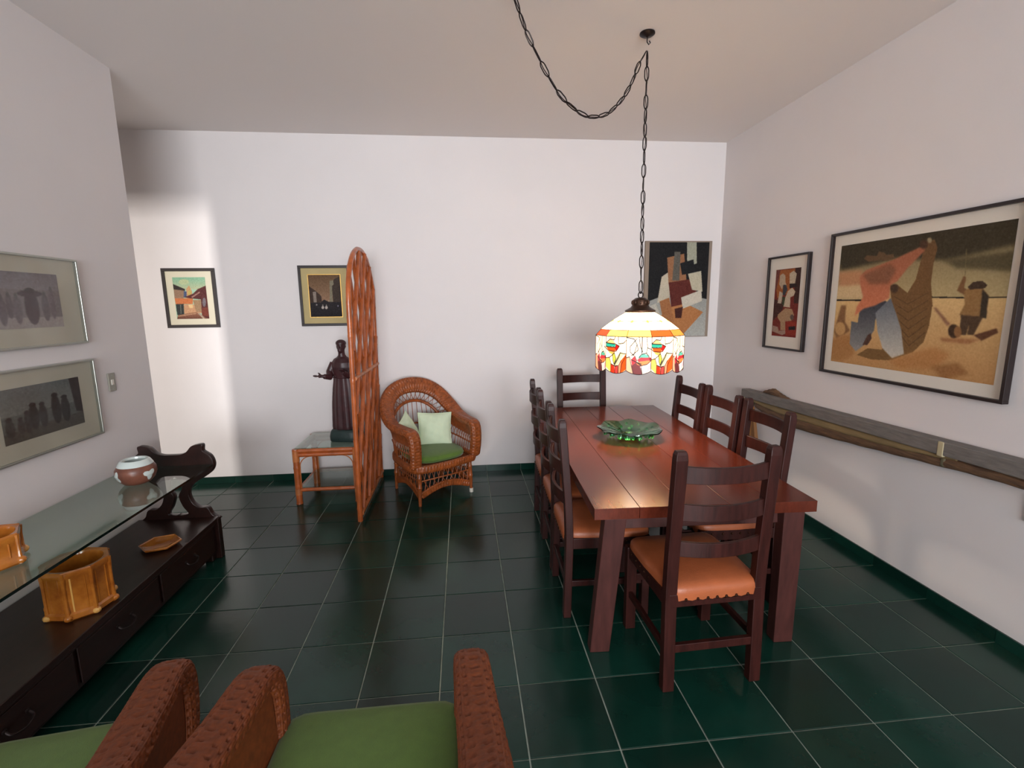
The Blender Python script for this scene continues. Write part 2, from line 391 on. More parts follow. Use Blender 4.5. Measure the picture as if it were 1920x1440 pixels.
def sticks(mb, A, B, n, sh=0, r=.0035, t0=0, t1=1, sides=5):
    A = np.asarray(A, float); B = np.asarray(B, float)
    def at(P, t): x = min(max(t, 0), 1) * (len(P) - 1); i = min(int(x), len(P) - 2); return P[i] + (P[i + 1] - P[i]) * (x - i)
    for k in range(n):
        t = t0 + (t1 - t0) * (k + .5) / n
        if 0 <= t + sh <= 1: mb.tube([at(A, t), (at(A, t) + at(B, t + sh)) / 2, at(B, t + sh)], r, sides)
def make_armchair(name_lb, m_w, fine):
    t = empty('wicker_armchair', (0, 0, 0), 0, name_lb, 'armchair')
    half = [((.275, -.255, .315), (1, 0, 0)), ((.28, -.275, .45), (1, 0, 0)), ((.283, -.268, .555), (1, 0, 0)), ((.288, -.225, .600), (1, 0, .0)), ((.298, -.10, .605), (1, 0, .05)),
            ((.312, .06, .625), (1, 0, .3)), ((.298, .19, .70), (.9, .2, .6)), ((.235, .285, .80), (.6, .3, .8)), ((.13, .335, .865), (.3, .3, 1)), ((0, .350, .885), (0, .35, 1))]
    P = np.array([h[0] for h in half]); A = np.array([h[1] for h in half], float)
    mir = lambda Q: np.vstack([Q, (Q * [-1, 1, 1])[::-1][1:]])
    C = smoothpath(mir(P), 150); AX = smoothpath(np.vstack([A, (A * [-1, 1, 1])[::-1][1:]]), 150)
    AX[75:] *= -1                       # keep a continuous frame on both halves
    sgn = np.ones(150)
    A0 = np.abs(AX[:, 0]) * np.where(C[:, 0] >= 0, 1, -1)
    AXc = np.stack([A0, np.abs(AX[:, 1]), np.abs(AX[:, 2])], 1)
    Aa, Nn = frames(C, AXc)
    mb = MB()
    su, nv = (.0022, 110) if fine else (.004, 56)
    woven(mb, C, Aa, Nn, lambda u: (.056 - .012 * math.cos(2 * PI * u), .030), nv, su, amp=.0017 if fine else .002, pv=.0075 if fine else .011, pu=.026)
    rim = mb.build('woven_rim', m_w, t, smooth=80)
    # seat rail band round the seat
    Rr = [(.27, -.27, .315), (.0, -.305, .315), (-.27, -.27, .315), (-.285, 0, .315), (-.22, .24, .315), (0, .30, .315), (.22, .24, .315), (.285, 0, .315), (.27, -.27, .315)]
    C2 = smoothpath(Rr, 110); AX2 = np.tile([0, 0, 1.], (110, 1)); A2, N2 = frames(C2, AX2)
    mb = MB(); woven(mb, C2, A2, N2, lambda u: (.030, .018), 30 if not fine else 60, .005, pv=.010, pu=.026, capu=False); mb.build('woven_seat_rail', m_w, t, smooth=80)
    s_ = MB()
    for k in range(24):
        a = -0.24 + .48 * k / 23; ww = .24 * math.sqrt(max(0.05, 1 - (max(0, a) / .29) ** 2)) ; s_.tube([(-ww, a, .318), (ww, a, .318)], .005, 5)
    stuff(s_.build('seat_webbing', m_w, t))
    # back: inner hoop, crossed canes above it, upright canes below
    hoop = smoothpath([(.235, .205, .48), (.215, .265, .62), (.12, .315, .715), (0, .330, .745), (-.12, .315, .715), (-.215, .265, .62), (-.235, .205, .48)], 60)
    MB().tube(hoop, .014, 8).build('inner_hoop', m_w, t)
    rimc = C[38:112]; l = MB()
    sticks(l, rimc, hoop, 22, .05, .003); sticks(l, rimc, hoop, 22, -.05, .003)
    stuff(l.build('crossed_canes', m_w, t)); l = MB()
    low = smoothpath([(.25, .14, .335), (.2, .255, .335), (0, .302, .335), (-.2, .255, .335), (-.25, .14, .335)], 40)
    sticks(l, hoop, low, 17, 0, .0035)
    mid = [(a + b) / 2 for a, b in zip(smoothpath(hoop[::6], 40), low)]
    l.tube(mid, .008, 6); stuff(l.build('upright_canes', m_w, t))
    for s in (-1, 1):
        arm = np.array([(s * .285, -.24, .585), (s * .295, -.1, .59), (s * .308, .06, .61), (s * .29, .19, .68)])
        base = np.array([(s * .275, -.24, .33), (s * .285, -.1, .33), (s * .285, .04, .33), (s * .235, .22, .33)])
        m1 = arm * .62 + base * .38; m2 = arm * .36 + base * .64
        l = MB(); sticks(l, m1, m2, 12, .06, .003); sticks(l, m1, m2, 12, -.06, .003); sticks(l, m2, base, 12, .03, .0035); l.tube(smoothpath(m1, 12), .007, 6); l.tube(smoothpath(m2, 12), .007, 6)
        stuff(l.build('side_canes', m_w, t))
        T = np.linspace(0, 1, 14); G = np.array([[m1[min(int(u * 3), 2)] + (m1[min(int(u * 3), 2) + 1] - m1[min(int(u * 3), 2)]) * (u * 3 - min(int(u * 3), 2)), m2[min(int(u * 3), 2)] + (m2[min(int(u * 3), 2) + 1] - m2[min(int(u * 3), 2)]) * (u * 3 - min(int(u * 3), 2))] for u in T])
        q5 = smoothpath(arm, 14); G = np.stack([q5, smoothpath(base if fine else m1, 14)], 1)
        Q = MB(); tt_ = .030 if fine else .006; q0 = np.concatenate([G - [s * tt_, 0, .0], (G[:, ::-1] + [s * tt_, 0, 0])], 1); Q.grid(q0, cv=True, capu=True); Q.build('side_panel', m_w, t)
    # legs, lower lattice and arched apron
    lg = [(.235, -.235), (-.235, -.235), (-.215, .235), (.215, .235)]
    for (x, y) in lg:
        zz = [0, .02, .05, .10, .14, .15, .16, .22, .23, .24, .31]; rr = [.012, .013, .013, .016, .018, .022, .018, .018, .022, .018, .018]
        lgo = MB().tube([(x * (1 + (.31 - z) * .12), y * (1 + (.31 - z) * .12), z) for z in zz], rr, 10).build('leg', m_w, t)
        if (x, y) == (.235, -.235): MB().tube([(x * 1.037, y * 1.037, 0), (x * 1.035, y * 1.035, .035)], .0165, 10).build('foot_cap', white_w, lgo)['label'] = 'pale cap on one foot'
    for i in range(4):
        (x0, y0), (x1, y1) = lg[i], lg[(i + 1) % 4]; e = lambda u, z, bow=0: np.array([x0 + (x1 - x0) * u, y0 + (y1 - y0) * u, z]) * [1 + (.31 - z) * .1, 1 + (.31 - z) * .1, 1]
        U = np.linspace(0, 1, 16)
        top = [e(u, .29) for u in U]; md = [e(u, .20) for u in U]; bt = [e(u, .075 + .06 * math.sin(PI * u) + .03) for u in U]
        l = MB(); sticks(l, top, md, 11, .05, .0032); sticks(l, top, md, 11, -.05, .0032); l.tube(md, .0065, 6); sticks(l, md, bt, 12, .03, .0035); sticks(l, md, bt, 6, -.07, .003)
        stuff(l.build('lattice_skirt', m_w, t))
        ap = np.array([e(u, .075 + .06 * math.sin(PI * u)) for u in np.linspace(.02, .98, 30)]); Az, Nz = frames(ap, np.tile([0, 0, 1.], (30, 1)))
        mb = MB(); woven(mb, ap, Az, Nz, lambda u: (.028, .009), 24, .006, pv=.010); mb.build('woven_apron', m_w, t, smooth=80)
    return t
def cushion_mesh(w, d, h, z0, rnd=3.2, dome=.018, nu=26, nv=72, back=0, name='cushion', m=None, wrinkle=0):
    G = []
    for k in range(nv):
        a = 2 * PI * k / nv; c, s_ = math.cos(a), math.sin(a); rr = (abs(c) ** rnd + abs(s_) ** rnd) ** (-1 / rnd); G.append((c * rr, s_ * rr))
    prof = [(.02, -h / 2 - dome * .3), (.6, -h / 2 - dome * .2), (.93, -h / 2), (.985, -h / 2 + .008), (1, -.004), (1.012, 0), (1, .004), (.985, h / 2 - .008), (.93, h / 2), (.8, h / 2 + dome * .45), (.5, h / 2 + dome * .85), (.02, h / 2 + dome)]
    A = np.zeros((len(prof), nv, 3))
    for i, (r, z) in enumerate(prof):
        for k, (x, y) in enumerate(G):
            ww = w * (1 - back * max(0, y) ** 1.5)
            A[i, k] = (x * r * ww, y * r * d, z0 + z + wrinkle * math.sin(k * 1.7 + i) * (1 if 3 < i < 9 else .3))
    return MB().grid(A, cv=True, capu=True)
# far armchair
AC = (.166, 1.225); AR = math.radians(32)
a1 = make_armchair('brown wicker armchair with rolled woven rim, standing beside the arched cane screen', wick, False)
a1.location = (AC[0], AC[1], 0); a1.rotation_euler = (0, 0, AR)
for o in a1.children:
    if o.name.startswith('leg') and o.children: pass
def loc_ac(x, y, z): return (AC[0] + x * math.cos(AR) - y * math.sin(AR), AC[1] + x * math.sin(AR) + y * math.cos(AR), z)
def seat_cushion(loc, rz, lb, w=.238, d=.262, rn=3.2):
    o = cushion_mesh(w, d, .055, 0, rnd=rn, back=.12).build('seat_cushion', green_c, smooth=50); o.location = loc; o.rotation_euler = (0, 0, rz); return tag(o, lb, 'cushion', 'green seat cushions on the wicker armchairs')
seat_cushion(loc_ac(0, .0, .358), AR, 'green seat cushion on the far wicker armchair, under the pale pillows')
def throw_pillow(loc, rot, sz, lb):
    n = 30; G = np.zeros((2, n, n, 3)); u = np.linspace(-1, 1, n)
    X, Y = np.meshgrid(u, u, indexing='ij')
    e = (1 - X ** 2).clip(0) ** .55 * (1 - Y ** 2).clip(0) ** .55
    px = X * (1 - .07 * (1 - Y ** 2) * np.abs(X)) * sz / 2; py = Y * (1 - .07 * (1 - X ** 2) * np.abs(Y)) * sz / 2
    wr = .004 * np.sin(X * 9 + Y * 5) * np.sin(Y * 7 - X * 3)
    mb = MB()
    for s in (1, -1):
        mb.grid(np.stack([px, s * (e * .055 + wr * e + .001), py], -1))
    m = mb.build('throw_pillow', pillow_m, smooth=60); m.location = loc; m.rotation_euler = rot
    E = []
    for i in range(4):
        for k in range(0, n - 1):
            E.append({0: (px[k, 0], py[k, 0]), 1: (px[-1, k], py[-1, k]), 2: (px[-1 - k, -1], py[-1 - k, -1]), 3: (px[0, -1 - k], py[0, -1 - k])}[i])
    MB().tube([(a, 0, b) for a, b in E], .0042, 6, closed=True).build('piping', pillow_m, m)
    return tag(m, lb, 'pillow', 'pale pillows on the far wicker armchair')
throw_pillow(loc_ac(.085, .075, .52), (math.radians(-20), math.radians(2), AR - .45), .29, 'square pale green throw pillow on the right, propped up facing front')
throw_pillow(loc_ac(-.165, .06, .525), (math.radians(-22), math.radians(-14), AR + .85), .30, 'pale green throw pillow on the left, turned sideways behind the armrest')

# foreground armchairs seen from behind
a2 = make_armchair('brown wicker armchair in the foreground, complete at the bottom centre of the photo, green seat', wick_d, True)
a2.location = (.178, -1.885, 0); a2.rotation_euler = (0, 0, PI); a2.scale = (1, 1.2, 1); a2['group'] = 'wicker armchairs in the foreground'
a3 = dup(a2, (-.610, -1.865, 0), PI + math.radians(7), 'brown wicker armchair at the bottom left, cut off by the photo edge, near the sideboard', 'wicker armchairs in the foreground')
for o in [c for c in a2.children] + [c for c in a3.children]:
    if o.name.startswith('leg'):
        for g in list(o.children):
            bpy.data.objects.remove(g)
seat_cushion((.178, -1.835, .385), PI, 'green seat cushion on the foreground armchair at the bottom centre', .252, .33, 12)
seat_cushion((-.605, -1.815, .385), PI + math.radians(7), 'green seat cushion on the foreground armchair at the bottom left', .252, .33, 12)

# ------------------------------------------------------------ bamboo / rattan helpers
def pole(mb, a, b, r, node=.16, n=10, ph=.5):
    a = np.array(a, float); b = np.array(b, float); L = np.linalg.norm(b - a); k = max(6, int(L / .012)); P = []; Rr = []
    for i in range(k + 1):
        s = i / k * L; d = abs(((s / node + ph) % 1) - .5) * node
        P.append(a + (b - a) * i / k); Rr.append(r * (1 + .13 * math.exp(-(d / .006) ** 2)))
    mb.tube(P, Rr, n); return mb
def rings(mb, c, ax, r, L=.035, n=5):
    ax = norm(ax); c = np.array(c, float)
    for i in range(n):
        p = c + ax * L * (i / (n - 1) - .5); mb.tube([p - ax * .0035, p, p + ax * .0035], [r * .97, r * 1.06, r * .97], 12)
    return mb

# ------------------------------------------------------------ rattan side table
st = empty('rattan_side_table', (-.665, 1.315, 0), 0, 'square rattan side table with glass top and lower glass shelf, left of the cane screen', 'table')
hw, hz = .235, .46
for sx in (-1, 1):
    for sy in (-1, 1):
        lg = pole(MB(), (sx * hw, sy * hw, 0), (sx * hw, sy * hw, hz), .025, .15).build('leg', ratt, st)
        for zc_, ll_ in ((.10, .05), (.40, .09)): MB().tube([(sx * hw, sy * hw, zc_ - ll_ / 2 + ll_ * i / 24) for i in range(25)], [.0262 + .0012 * abs(math.sin(i * PI / 3)) for i in range(25)], 12).build('leg_binding', ratt_n, lg)
for ax in (0, 1):
    for s in (-1, 1):
        for z in (hz - .017, hz - .050):
            a = [-hw, s * hw, z]; b = [hw, s * hw, z]
            if ax: a = [s * hw, -hw, z]; b = [s * hw, hw, z]
            pole(MB(), a, b, .0175, .11, ph=.2 if z > hz - .02 else .7).build('top_rail', ratt, st)
        a = [-hw, s * hw, .115]; b = [hw, s * hw, .115]
        if ax: a = [s * hw, -hw, .115]; b = [s * hw, hw, .115]
        pole(MB(), a, b, .015, .17).build('lower_rail', ratt, st)
        arch = [(-hw + .026, .13), (-hw + .026, .30), (-hw + .036, .35), (-hw + .07, .385), (-hw + .12, .397), (0, .400), (hw - .12, .397), (hw - .07, .385), (hw - .036, .35), (hw - .026, .30), (hw - .026, .13)]
        pth = smoothpath([(u, s * hw, z) if not ax else (s * hw, u, z) for u, z in arch], 40)
        MB().tube(pth, .0045, 6).build('bent_cane_arch', ratt_n, st)
MB().box(-hw - .005, hw + .005, -hw - .005, hw + .005, hz + .001, hz + .009).build('glass_top', pane_g, st, bevel=.001, smooth=0)
MB().box(-hw + .01, hw - .01, -hw + .01, hw - .01, .128, .134).build('glass_shelf', pane_g, st, smooth=0)

# ------------------------------------------------------------ arched cane screen (plane parallel to the side walls)
sx_ = -.335; scn = empty('cane_screen', (sx_, 1.15, 0), 0, 'tall arched rattan cane screen of crossing bars, standing between side table and wicker armchair', 'screen')
Wd = .472; Zs = 1.62; Zt = 2.02
lean = lambda z: .022 * z / 2
def arch_z(y): return Zs + (Zt - Zs) * math.sqrt(max(0, 1 - (y / Wd) ** 2))
for s in (-1, 1):
    pole(MB(), (0, s * Wd, 0), (lean(Zs), s * Wd, Zs), .019, .32, 12, .2 if s < 0 else .6).build('post', ratt, scn)
arc = [(lean(1.8), Wd * math.cos(a), Zs + (Zt - Zs) * math.sin(a)) for a in np.linspace(0, PI, 40)]
arc[0] = (lean(Zs), Wd, Zs - .01); arc[-1] = (lean(Zs), -Wd, Zs - .01)
rr = [.0185 * (1 + .12 * math.exp(-((i % 9 - 4) / .6) ** 2)) for i in range(40)]
MB().tube(arc, rr, 12).build('arched_top', ratt, scn)
for z in (.06, 1.075): pole(MB(), (lean(z) + .014, -Wd, z), (lean(z) + .014, Wd, z), .014, .2).build('cross_bar', ratt_n, scn)
# crossing diagonal bars making tall diamonds
def zlim(y, z): return z <= (Zs if abs(y) >= Wd else arch_z(y))
dk = 0
for dirn in (-1, 1):
    for k in range(-6, 8):
        # line y = y0 + dirn*slope*z ; start at bottom y0
        slope = .50; y0 = k * .225 * 1.0 + (.10 if dirn > 0 else 0.0)
        y0 = y0 - dirn * .3
        pts = []
        for z in np.linspace(.07, Zt, 90):
            y = y0 + dirn * slope * z
            if abs(y) < Wd - .004 and z < arch_z(y) - .004: pts.append((lean(z) + dirn * .009, y, z))
        if len(pts) > 6: MB().tube([pts[0], pts[len(pts) // 3], pts[2 * len(pts) // 3], pts[-1]], .0165, 8).build('diagonal_bar', ratt, scn); dk += 1
MB().tube([(lean(1.2), 0, .07), (lean(1.2), 0, 1.0), (lean(1.8), 0, Zt - .01)], .013, 8).build('centre_bar', ratt, scn)

# ------------------------------------------------------------ carved statue on the side table
stt = empty('carved_statue', (-.540, 1.30, .4695), math.radians(-8), 'dark carved wooden robed figure with outstretched hand, standing on the rattan side table', 'statue')
fig = MB(); n = 40
def robe(a, i): return 1 + .045 * np.sin(a * 9 + i * .12) * (1 if i < 8 else .3)
prof = [(.112, .098), (.114, .12), (.110, .20), (.105, .30), (.098, .38), (.090, .45), (.082, .50), (.078, .54), (.086, .58), (.092, .62), (.086, .66), (.066, .69), (.040, .705), (.030, .72)]
a = np.arange(n) * 2 * PI / n; G = np.zeros((len(prof), n, 3))
for i, (r, z) in enumerate(prof):
    rr = r * robe(a, i); G[i, :, 0] = rr * np.cos(a); G[i, :, 1] = rr * .78 * np.sin(a); G[i, :, 2] = z
fig.grid(G, cv=True, capu=True)
fig.tube([(0, 0, .69), (0, -.004, .74), (0, -.006, .77)], [.032, .027, .028], 12)
fig.ball((0, -.008, .795), .040, 12, 16, (.9, 1.02, 1.25))
fig.ball((0, -.004, .818), .042, 12, 16, (1.0, 1.05, .72))           # tonsured hair
fig.ball((0, -.050, .790), .008, 6, 8, (.8, 1.4, 1.4)); fig.ball((0, -.036, .762), .020, 8, 10, (1, .9, 1.1))   # nose, beard
for s in (-1, 1): fig.ball((s * .037, -.004, .792), .008, 6, 8, (.5, 1, 1.5)); fig.ball((s * .014, -.043, .803), .006, 6, 8, (1.3, .8, .8))
fig.tube([(-.068, -.01, .655), (-.098, -.03, .58), (-.085, -.075, .545), (-.112, -.115, .556)], [.032, .032, .027, .021], 12)
fig.tube([(.068, -.01, .655), (.098, -.03, .58), (.075, -.095, .56), (.06, -.135, .59)], [.032, .032, .027, .021], 12)
fig.tube([(-.105, -.108, .556), (-.132, -.122, .560), (-.150, -.132, .562)], [.014, .013, .016], 10)
for k, (ln, dz) in enumerate([(.036, 0), (.041, .002), (.039, .003), (.031, .002)]):
    b = np.array([-.152, -.146 + k * .0105, .562]); fig.tube([b, b + [-ln * .5, -.002, -.002], b + [-ln, -.003, .004 + dz]], [.0062, .0058, .0045], 7)
fig.tube([(-.138, -.118, .566), (-.146, -.120, .580), (-.158, -.124, .588)], [.007, .006, .005], 7)
fig.tube([(.062, -.13, .586), (.060, -.155, .600)], [.014, .015], 10)
for k in range(4): fig.tube([(.048 + k * .009, -.158, .602), (.046 + k * .009, -.174, .612), (.045 + k * .009, -.184, .625)], [.006, .0055, .0045], 7)
fig.tube([(.046, -.15, .602), (.036, -.156, .612), (.032, -.162, .622)], [.0065, .0055, .005], 7)
fo = fig.build('robed_figure', statue_m, stt)
rm = fo.modifiers.new('r', 'REMESH'); rm.mode = 'VOXEL'; rm.voxel_size = .0034; rm.use_smooth_shade = True
sm = fo.modifiers.new('s', 'SMOOTH'); sm.iterations = 2; sm.factor = .5
MB().tube([(.082 * math.cos(q_), .064 * math.sin(q_), .535) for q_ in np.linspace(0, 2 * PI, 24)[:-1]], .006, 6, closed=True).build('rope_belt', statue_m, stt)
fm = MB(); Gb = []
for z, r in ((0, .122), (.008, .128), (.045, .126), (.075, .118), (.092, .11), (.100, .10)):
    Gb.append([(r * (1 + .03 * math.sin(3 * q_ + z * 40)) * math.copysign(abs(math.cos(q_)) ** .5, math.cos(q_)), r * .85 * (1 + .03 * math.sin(4 * q_)) * math.copysign(abs(math.sin(q_)) ** .5, math.sin(q_)), z) for q_ in np.linspace(0, 2 * PI, 33)[:-1]])
fm.grid(np.array(Gb), cv=True, capu=True).build('plinth', stone_g, stt, smooth=45)['label'] = 'dark green rock-like plinth'

# ------------------------------------------------------------ sideboard with glass shelf
SX0, SX1, SYE = XL + .016, -1.115, .279; SY0 = -2.05; BZ = .275
sb = empty('sideboard', ((SX0 + SX1) / 2, -.9, 0), 0, 'low dark wooden sideboard with lyre-shaped ends and a glass shelf along the left wall', 'sideboard')
ox, oy = (SX0 + SX1) / 2, -.9
X0, X1, YE, Y0_ = SX0 - ox, SX1 - ox, SYE - oy, SY0 - oy
MB().box(X0, X1 - .025, Y0_ + .02, YE - .03, .045, BZ - .03).build('carcass', wood_s, sb, bevel=.003, smooth=0)
MB().box(X0, X1, Y0_, YE - .012, BZ - .03, BZ).build('board_top', wood_s, sb, bevel=.004, smooth=0)
MB().box(X1 - .03, X1 - .008, Y0_, YE - .02, BZ - .045, BZ - .032).build('edge_moulding', wood_s, sb, bevel=.004, smooth=0)
for sy in (Y0_ + .05, YE - .05):
    for x in (X0 + .03, X1 - .055): MB().box(x - .025, x + .025, sy - .035, sy + .035, 0, .05).build('foot', wood_s, sb, bevel=.006, smooth=0)
nd = 4; yy = np.linspace(Y0_ + .06, YE - .07, nd + 1)
for k in range(nd):
    d = MB().box(X1 - .026, X1 - .014, yy[k] + .012, yy[k + 1] - .012, .065, BZ - .05).build('drawer', wood_s, sb, bevel=.004, smooth=0)
    yc = (yy[k] + yy[k + 1]) / 2
    h = MB().tube(smoothpath([(X1 - .012, yc - .045, .165), (X1 + .008, yc - .042, .15), (X1 + .016, yc, .140), (X1 + .008, yc + .042, .15), (X1 - .012, yc + .045, .165)], 16), .0045, 7)
    for s in (-1, 1): h.ball((X1 - .012, yc + s * .045, .165), .010, 6, 10, (.6, 1, 1))
    h.build('handle', iron, d)
# lyre end panel, outline as x,z (world) traced from its front
ro = [(-1.156, .290), (-1.177, .334), (-1.222, .337), (-1.262, .37), (-1.280, .43), (-1.262, .480), (-1.215, .520), (-1.168, .545), (-1.125, .581), (-1.111, .625), (-1.125, .672), (-1.155, .697), (-1.168, .712), (-1.167, .748), (-1.205, .746), (-1.232, .736), (-1.262, .703), (-1.300, .688), (-1.345, .686)]
cx_ = -1.352
left = [(2 * cx_ - x, z) for x, z in ro][::-1]
outer = [(-1.118, .262)] + ro + left + [(2 * cx_ + 1.118, .262)]
hole_r = [(-1.345, .548), (-1.318, .520), (-1.312, .47), (-1.335, .42), (-1.318, .355), (-1.290, .305), (-1.330, .292), (-1.352, .296)]
hole = hole_r + [(2 * cx_ - x, z) for x, z in hole_r][::-1]
outer[0] = (-1.118, .262)
def panel_with_hole(yc, th):
    cu = bpy.data.curves.new('lyre_end', 'CURVE'); cu.dimensions = '2D'; cu.fill_mode = 'BOTH'; cu.extrude = th / 2; cu.bevel_depth = .003; cu.bevel_resolution = 1
    for pl in (outer, [(cx_ + (x - cx_) * .62, .30 + (z - .30)) for x, z in hole[:1]] and hole):
        sp = cu.splines.new('POLY'); P = smoothpath([(x, z, 0) for x, z in pl], len(pl) * 4)
        sp.points.add(len(P) - 1)
        for i, p in enumerate(P): sp.points[i].co = (p[0], p[1], 0, 1)
        sp.use_cyclic_u = True
    tmp = bpy.data.objects.new('tmp', cu); COL.objects.link(tmp)
    bpy.context.view_layer.update()
    dg = bpy.context.evaluated_depsgraph_get(); me = bpy.data.meshes.new_from_object(tmp.evaluated_get(dg)); bpy.data.objects.remove(tmp)
    me.transform(Matrix.Rotation(PI / 2, 4, 'X')); me.transform(Matrix.Translation((-ox, yc, 0)))
    me.materials.clear(); me.materials.append(wood_s)
    o = bpy.data.objects.new('lyre_end', me); COL.objects.link(o); o.parent = sb; return o
panel_with_hole(YE - .004, .032); panel_with_hole(Y0_ + .03, .032)
MB().box(X1 - .012 - .028, X1 + .002, YE - .04, YE + .002, 0, BZ - .005).build('corner_post', wood_s, sb, bevel=.003, smooth=0)
gs = MB().box(X0 + .002, X1 + .001, Y0_ - .02, YE - .024, .610, .622).build('glass_shelf', pane_g, sb, smooth=0)
MB().box(X1 + .0012, X1 + .0025, Y0_ - .02, YE - .024, .610, .622).build('polished_edge', edge_g, gs, smooth=0)

# ------------------------------------------------------------ ceramics
pot = empty('ceramic_pot', (-1.372, -.032, .6222), 0, 'round brown clay pot with white glazed rim on the glass shelf', 'pot')
pp = [(.045, 0), (.062, .006), (.085, .03), (.096, .06), (.095, .088), (.081, .112), (.066, .124)]
MB().lathe(pp, 40).lathe([(.045, 0), (.01, .001)], 40).build('body', clay_b, pot)
MB().lathe([(.083, .106), (.084, .110), (.070, .134), (.062, .139), (.053, .137), (.051, .128), (.060, .108), (.08, .07), (.08, .04), (.05, .012), (.005, .010)], 40).build('rim', clay_w, pot)['label'] = 'white glazed rim and lining'
for ang in (-2.15, -.35, 1.3):
    blob = MB(); Gb = []
    for i in range(8):
        row = []
        for k in range(18):
            q_ = 2 * PI * k / 18; rr = (i / 7) * .026 * (1 + .35 * math.sin(3 * q_ + ang))
            z = .06 + rr * math.sin(q_); aa = ang + rr * math.cos(q_) / .095
            R_ = np.interp(z, [p[1] for p in pp], [p[0] for p in pp]) + .0012
            row.append((R_ * math.cos(aa), R_ * math.sin(aa), z))
        Gb.append(row)
    blob.grid(np.array(Gb), cv=True).build('glaze_patch', clay_w, pot)
pot2 = empty('small_ceramic_vase', (-1.30, -1.33, BZ), 0, 'small brown pot with pale rim on the lower board, cut by the left photo edge', 'vase')
MB().lathe([(.005, .001), (.035, 0), (.06, .03), (.066, .06), (.055, .09), (.042, .105)], 32).build('body', clay_b, pot2)
MB().lathe([(.042, .105), (.050, .112), (.050, .124), (.040, .128), (.034, .12), (.034, .10), (.05, .06), (.005, .02)], 32).build('rim', clay_w, pot2)
def planter(name, R_, h, loc, rz, lb, hexes=8):
    t = empty(name, loc, rz, lb, 'planter'); m = MB(); n = hexes; sub = 6
    def ring(r, z, sq=1.0, bul=0):
        out = []
        for k in range(n):
            a0, a1 = 2 * PI * k / n, 2 * PI * (k + 1) / n; p0 = np.array([math.cos(a0), math.sin(a0)]); p1 = np.array([math.cos(a1), math.sin(a1)])
            for j in range(sub):
                u = j / sub; p = (p0 + (p1 - p0) * u) * r; e = min(u, 1 - u); p = p * (1 + bul * max(0, (.12 - e)) * 1.0); out.append((p[0], p[1], z))
        return out
    Gp = [ring(R_ * .96, 0, bul=.5), ring(R_ * 1.03, .008, bul=.7), ring(R_ * 1.03, .028, bul=.5), ring(R_ * .965, .036), ring(R_ * .95, h * .5), ring(R_ * .965, h - .034), ring(R_ * 1.02, h - .026), ring(R_ * 1.03, h - .008), ring(R_, h)]
    Gp += [[((R_ * .80) * math.cos(2 * PI * i / (n * sub)), (R_ * .80) * math.sin(2 * PI * i / (n * sub)), h - .004) for i in range(n * sub)]]
    Gp += [[((R_ * .76) * math.cos(2 * PI * i / (n * sub)), (R_ * .76) * math.sin(2 * PI * i / (n * sub)), z) for i in range(n * sub)] for z in (h - .02, .02)]
    m.grid(np.array(Gp), cv=True, capu=True).build('body', amber, t, smooth=40)
    for k in range(n):
        a0 = 2 * PI * k / n; a1 = a0 + 2 * PI / n; c0 = np.array([math.cos(a0), math.sin(a0)]); c1 = np.array([math.cos(a1), math.sin(a1)])
        MB().tube([(c0[0] * R_ * .975, c0[1] * R_ * .975, z) for z in (.004, h * .33, h * .66, h - .006)], [.011, .0065, .0065, .010], 8).build('corner_rib', amber, t)
        for u in (.24, .76):
            p = (c0 + (c1 - c0) * u) * R_ * .955; MB().tube([(p[0], p[1], .036), (p[0], p[1], h - .034)], .0035, 6).build('panel_bead', amber_l if u < .5 and k % 3 == 0 else amber, t)
        MB().ball((c0[0] * R_ * 1.0, c0[1] * R_ * 1.0, .016), .016, 7, 9, (1, 1, .9)).build('corner_boss', amber_l if k % 2 else amber, t)
    return t
planter('octagonal_planter', .122, .222, (-1.262, -.655, BZ), .25, 'large amber glazed octagonal planter on the lower board, under the glass shelf', 8)
planter('hexagonal_planter', .112, .125, (-1.360, -.915, .6222), .1, 'smaller amber glazed faceted planter on the glass shelf at the left photo edge', 6)
ds = empty('hexagonal_dish', (-1.245, -.115, BZ), .3, 'flat amber hexagonal dish on the lower board near the lyre end', 'dish')
def hexring(r, z): return [(r * math.cos(k * PI / 3 + (j / 5) * 0) * (1 - j / 5) + r * math.cos((k + 1) * PI / 3) * j / 5, r * math.sin(k * PI / 3) * (1 - j / 5) + r * math.sin((k + 1) * PI / 3) * j / 5, z) for k in range(6) for j in range(5)]
MB().grid(np.array([hexring(.01, .001), hexring(.07, 0), hexring(.098, .014), hexring(.100, .021), hexring(.090, .020), hexring(.068, .010), hexring(.01, .009)]), cv=True, capu=True).build('body', amber, ds)
MB().tube([(x, y, z + .0215) for x, y, z in hexring(.097, 0)], .005, 6, closed=True).build('rolled_rim', amber, ds)

# ------------------------------------------------------------ green glass bowl
bw = empty('glass_bowl', (1.512, .095, TZ), .2, 'ruffled green glass bowl with knobbed underside in the middle of the table', 'bowl')
nb = 96; a = np.arange(nb) * 2 * PI / nb; prof = [(.04, .004), (.052, .012), (.075, .026), (.115, .042), (.155, .056), (.185, .070), (.200, .078), (.199, .084), (.182, .077), (.150, .064), (.110, .050), (.070, .035), (.045, .024), (.005, .020)]
G = np.zeros((len(prof), nb, 3))
for i, (r, z) in enumerate(prof):
    k = (r / .2) ** 2; G[i, :, 0] = r * (1 + .035 * k * np.cos(7 * a)) * np.cos(a); G[i, :, 1] = r * (1 + .035 * k * np.cos(7 * a)) * np.sin(a); G[i, :, 2] = z + .0055 * k * np.sin(7 * a + .6) + .002 * k * np.sin(13 * a) - .012 * k
MB().grid(G, cv=True, capu=True).build('bowl_body', glass_gr, bw, smooth=70)
